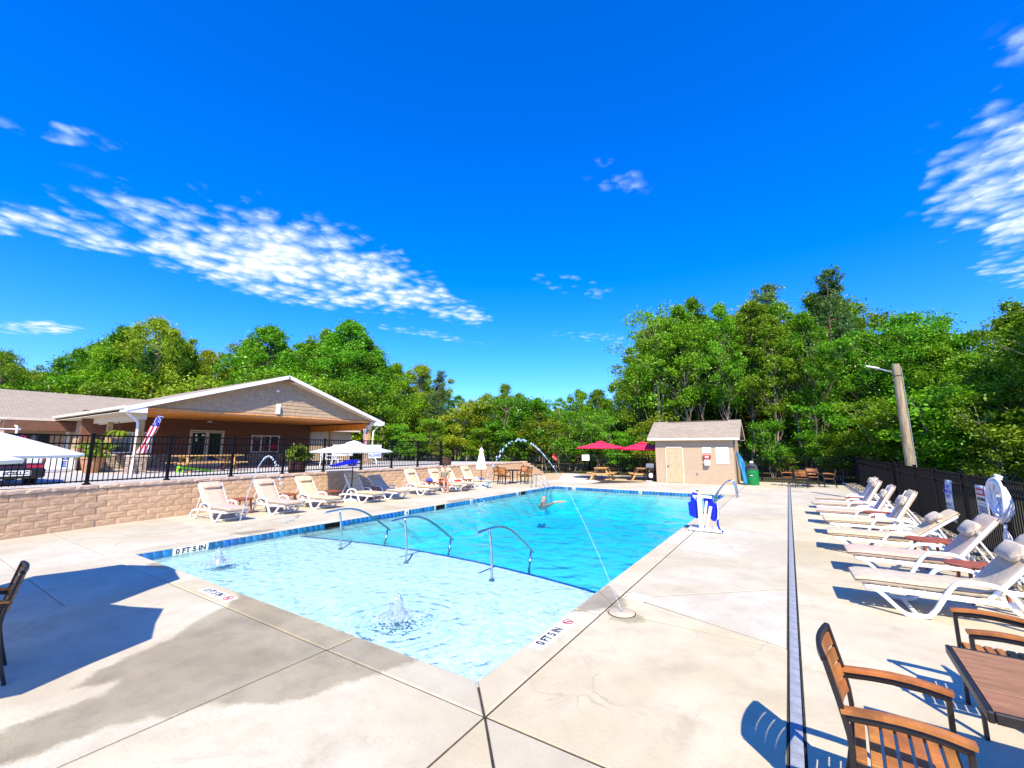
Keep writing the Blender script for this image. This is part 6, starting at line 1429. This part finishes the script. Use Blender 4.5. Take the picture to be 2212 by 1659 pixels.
# banners on the fence
def banner(y0,y1,z0,z1,label,lines):
    t=thing('banner_sign',label,'sign',(-15.40,(y0+y1)/2,z0)); mb=MB(); mb.box((0,0,(z1-z0)/2),(.008,y1-y0,z1-z0),bev=.002); mb.build('sheet',M_('white_paint'),t)
    for body,z,sz,m in lines: text('lettering',body,sz,M_(m),t,Matrix.Translation((.006,0,z))@Mi,bold=.003)
banner(10.55,11.50,1.62,2.08,'white banner with red print on the fence left of the umbrella top',[('NO GLASS',.36,.15,'red_print'),('IN POOL AREA',.12,.10,'grey_print')]); banner(12.31,13.0,1.50,2.09,'white sign ending in ALLOWED on the terrace fence',[('NO PETS',.42,.14,'grey_print'),('ALLOWED',.12,.14,'blue_print')])
# porch clutter
t=thing('blue_slide','blue plastic slide lying on the terrace','slide',(-21.6,15.6,.87),R(80)); mb=MB(); mb.prism([(-.75,0),(.7,.25),(.75,.38),(.5,.42),(-.7,.14)],-.22,.22,Matrix.Rotation(math.pi/2,4,'X')); mb.build('chute',M_('blue_plastic'),t)
for sx in(.35,.62): mb=MB(); mb.box((sx,0,.12),(.06,.4,.24)); mb.build('leg',M_('blue_plastic'),t)
for k,(y,x) in enumerate([(15.6,-23.4),(16.1,-23.0),(16.6,-23.5)]):
    t=thing('patio_chair',['white plastic chair left in the group by the right porch pier','white plastic chair middle of the group by the right porch pier','white plastic chair right in the group by the right porch pier'][k],'chair',(x,y,.85),R(20*k))
    mb=MB(); mb.box((0,0,.42),(.46,.46,.04),bev=.015); mb.build('seat',M_('white_plastic'),t)
    for q in range(5): mb=MB(); mb.box((-.22,-.18+.09*q,.66),(.03,.06,.46)); mb.build('back_slat',M_('white_plastic'),t)
    for sx in(-1,1):
        for sy in(-1,1): mb=MB(); mb.tube([(sx*.19,sy*.19,.41),(sx*.23,sy*.23,0)],.025,6); mb.build('leg',M_('white_plastic'),t)
        mb=MB(); mb.box((0,sx*.24,.63),(.44,.05,.03)); mb.build('armrest',M_('white_plastic'),t)
for k,(x,y) in enumerate([(-28.6,13.4),(-28.6,15.2),(-28.4,17.4)]):
    t=thing('bar_stool',['dark bar stool below the left end of the porch window','dark bar stool below the right end of the porch window','dark bar stool right of the porch window'][k],'stool',(x,y,.85)); mb=MB(); mb.lathe([(.19,.70),(.2,.74),(.0,.75)],16); mb.build('seat',M_('dark_wood'),t)
    for a in range(4): mb=MB(); mb.tube([(.14*math.cos(a*1.57),.14*math.sin(a*1.57),.71),(.2*math.cos(a*1.57),.2*math.sin(a*1.57),0)],.018,6); mb.build('leg',M_('black_frame'),t)
# white notice on the back fence, red life ring post
t=thing('fence_notice','white rounded notice on the back fence left of the red umbrellas','sign',(-13.2,30.93,.98)); mb=MB(); mb.box((0,0,.225),(.62,.012,.45),bev=.005); mb.build('panel',M_('white_paint'),t); scribble(t,-.14,.14,.30,.40,3,['grey_print'],-.0075,random.Random(2))
t=thing('life_jackets','red life jackets hanging on the fence by the gate','life jacket',(-15.85,30.9,.35)); t.scale=(.7,.7,.7); rg=random.Random(6)
for k in range(3): mb=MB(); mb.box((.16*k-.15,-.05-.04*k,1.30-.12*k),(.24,.10,.42),bev=.04); J=mb.build('jacket',M_('red_case'),t); mb=MB(); mb.box((.16*k-.15,-.105-.04*k,1.28-.12*k),(.25,.01,.04)); mb.build('belt',M_('white_paint'),J)
# ---------------------------------------------------------------- people
mat('hair_dark',(.03,.018,.012),.5); mat('hair_grey',(.30,.26,.22),.6); mat('top_olive',(.16,.13,.06),.9,.5,30,col2=(.45,.40,.28)); mat('shorts_rust',(.40,.13,.05),.9)
def skinned(name,joints,edges,parent,mat_,root=0,sub=2):
    me=bpy.data.meshes.new(name); me.from_pydata([j[0] for j in joints],edges,[]); o=obj(name,me,parent)
    sk=o.modifiers.new('skin','SKIN'); sk.use_smooth_shade=True
    for v,j in zip(me.skin_vertices[0].data,joints):
        r=j[1]; v.radius=(r,r) if not isinstance(r,tuple) else r
    me.skin_vertices[0].data[root].use_root=True
    sd=o.modifiers.new('sub','SUBSURF'); sd.levels=sub; sd.render_levels=sub
    me.materials.append(mat_); return o
def head(parent,p,scale,facing,hair,hairmat,bun=True):
    M=Matrix.Translation(p)@Matrix.Rotation(facing,4,'Z')@Matrix.Scale(scale,4)
    mb=MB(); n,m=16,12; vs=[];fs=[]
    for i in range(m+1):
        th=math.pi*i/m; z=-math.cos(th)
        for j in range(n):
            ph=2*math.pi*j/n; r=math.sin(th); x=r*math.cos(ph)*.098; y=r*math.sin(ph)*.076
            if z<-.1: k=1-.35*(-z-.1); y*=k; x*=(1 if x>0 else k)
            f=max(0,math.cos(ph))
            if f>.85 and r>.5:
                if -.35<z<.08: x+=.016*(1-abs(z+.15)/.23)      # nose
                if .05<z<.30: x-=.006                            # brow line
                if -.68<z<-.50: x+=.006                          # lips
            vs.append((x,y,z*.118))
    for i in range(m):
        for j in range(n): fs.append((i*n+j,i*n+(j+1)%n,(i+1)*n+(j+1)%n,(i+1)*n+j))
    mb.add(vs,fs,M); H=mb.build('head',M_('skin'),parent,smooth=True)
    for sy in(-1,1):
        mb=MB(); mb.ell((.083,sy*.03,.012),(.012,.014,.009),8,6,M); mb.build('eye',M_('black_print'),H,smooth=True)
        mb=MB(); mb.ell((-.005,sy*.078,-.01),(.018,.010,.03),8,6,M); mb.build('ear',M_('skin'),H,smooth=True)
    mb=MB(); mb.ell((.088,0,-.065),(.010,.024,.006),8,5,M); mb.build('mouth',M_('red_print'),H,smooth=True)
    mb=MB(); mb.ell((-.016,0,.042),(.108,.096,.112),14,9,M); mb.build('hair',M_(hairmat),parent,smooth=True)
    if bun: mb=MB(); mb.ell((-.06,0,.13),(.05,.05,.045),10,7,M); mb.build('hair_bun',M_(hairmat),parent,smooth=True)
# woman sitting on the edge of a lounger, leaning forward, hands together over her knees
W=thing('person','woman in an olive top sitting on a lounger edge, hands together on her lap','person',(-13.10,14.62,0),R(-32))
hz=.40
J=[((0,0,hz+.10),(.15,.12)),((.05,0,hz+.28),(.115,.10)),((.12,0,hz+.45),(.125,.10)),((.15,0,hz+.56),(.055,.05)),((.17,0,hz+.63),.05)]
E=[(0,1),(1,2),(2,3),(3,4)]
def limb(chain,start):
    p=start
    for pt,r in chain: J.append((pt,r)); E.append((p,len(J)-1)); p=len(J)-1
for sy in(-1,1):
    limb([((.04,sy*.10,hz+.06),.085),((.40,sy*.09,hz+.08),.06),((.42,sy*.08,.24),.048),((.38,sy*.08,.07),.034),((.52,sy*.09,.03),(.032,.03))],0)
    limb([((.12,sy*.17,hz+.48),.05),((.16,sy*.22,hz+.26),.037),((.36,sy*.08,hz+.20),.028),((.43,sy*.03,hz+.19),.024)],2)
skinned('body',J,E,W,M_('skin'))
for sy in(-1,1):
    for k in range(5):
        b=Vector((.43+.0*k,sy*.03,hz+.19)); d=Vector((.055-.008*abs(k-1.5),-sy*(.03-.012*k),-.004*k-.01)) if k<4 else Vector((.02,-sy*.03,.03))
        mb=MB(); mb.tube([b+Vector((0,sy*(.018-.012*k),0)),b+d*.6+Vector((0,sy*(.018-.012*k),.008)),b+d+Vector((0,sy*(.012-.010*k),-.008))],[.010,.009,.007],6); mb.build('finger' if k<4 else 'thumb',M_('skin'),W,smooth=True)
J2=[((-.005,0,hz+.12),(.165,.14)),((.05,0,hz+.30),(.135,.12)),((.12,0,hz+.46),(.145,.115)),((.145,0,hz+.53),(.09,.08))]; E2=[(0,1),(1,2),(2,3)]
for sy in(-1,1): J2.append(((.12,sy*.18,hz+.46),.066)); E2.append((2,len(J2)-1)); J2.append(((.135,sy*.205,hz+.37),.056)); E2.append((len(J2)-2,len(J2)-1))
skinned('top',J2,E2,W,M_('top_olive'))
J3=[((-.01,0,hz+.07),(.165,.13))]; E3=[]
for sy in(-1,1): J3.append(((.06,sy*.10,hz+.06),.098)); E3.append((0,len(J3)-1)); J3.append(((.25,sy*.095,hz+.075),.085)); E3.append((len(J3)-2,len(J3)-1))
skinned('shorts',J3,E3,W,M_('shorts_rust'))
head(W,Vector((.20,0,hz+.74)),1.0,0,True,'hair_dark',True)
# swimmer: head and shoulders above the water, one arm stretched ahead
SW=thing('person','swimmer with wet grey hair, head and arm above the pool water','person',(-8.1,14.78,WZ),0)
J=[((-.30,.55,-.27),(.13,.11)),((-.10,.18,-.17),(.17,.11)),((-.02,.04,-.09),.065),((.0,.0,-.04),.055)]; E=[(0,1),(1,2),(2,3)]
limb([((.07,.26,-.12),.06),((.30,.42,-.03),.045),((.52,.56,.0),.034),((.62,.63,.0),(.036,.02))],1); limb([((-.26,.06,-.14),.06),((-.38,.34,-.24),.045),((-.48,.62,-.30),.035)],1)
limb([((-.42,.95,-.36),.08),((-.62,1.35,-.46),.05)],0); limb([((-.60,.88,-.36),.08),((-.80,1.25,-.46),.05)],0)
skinned('body',J,E,SW,M_('skin'))
for k in range(5):
    a=Vector((.62+(-.02+.010*k),.63+.02-.010*k,.0)); mb=MB(); mb.tube([a,a+Vector((.045,.03,.004)),a+Vector((.075-.008*abs(k-2),.05,-.008))],[.010,.009,.007],6) if k<4 else mb.tube([a+Vector((-.02,-.03,0)),a+Vector((.0,-.05,.0)),a+Vector((.03,-.06,-.005))],[.011,.010,.008],6); mb.build('finger' if k<4 else 'thumb',M_('skin'),SW,smooth=True)
head(SW,Vector((.0,0,.065)),1.1,R(-110),True,'hair_grey',False)
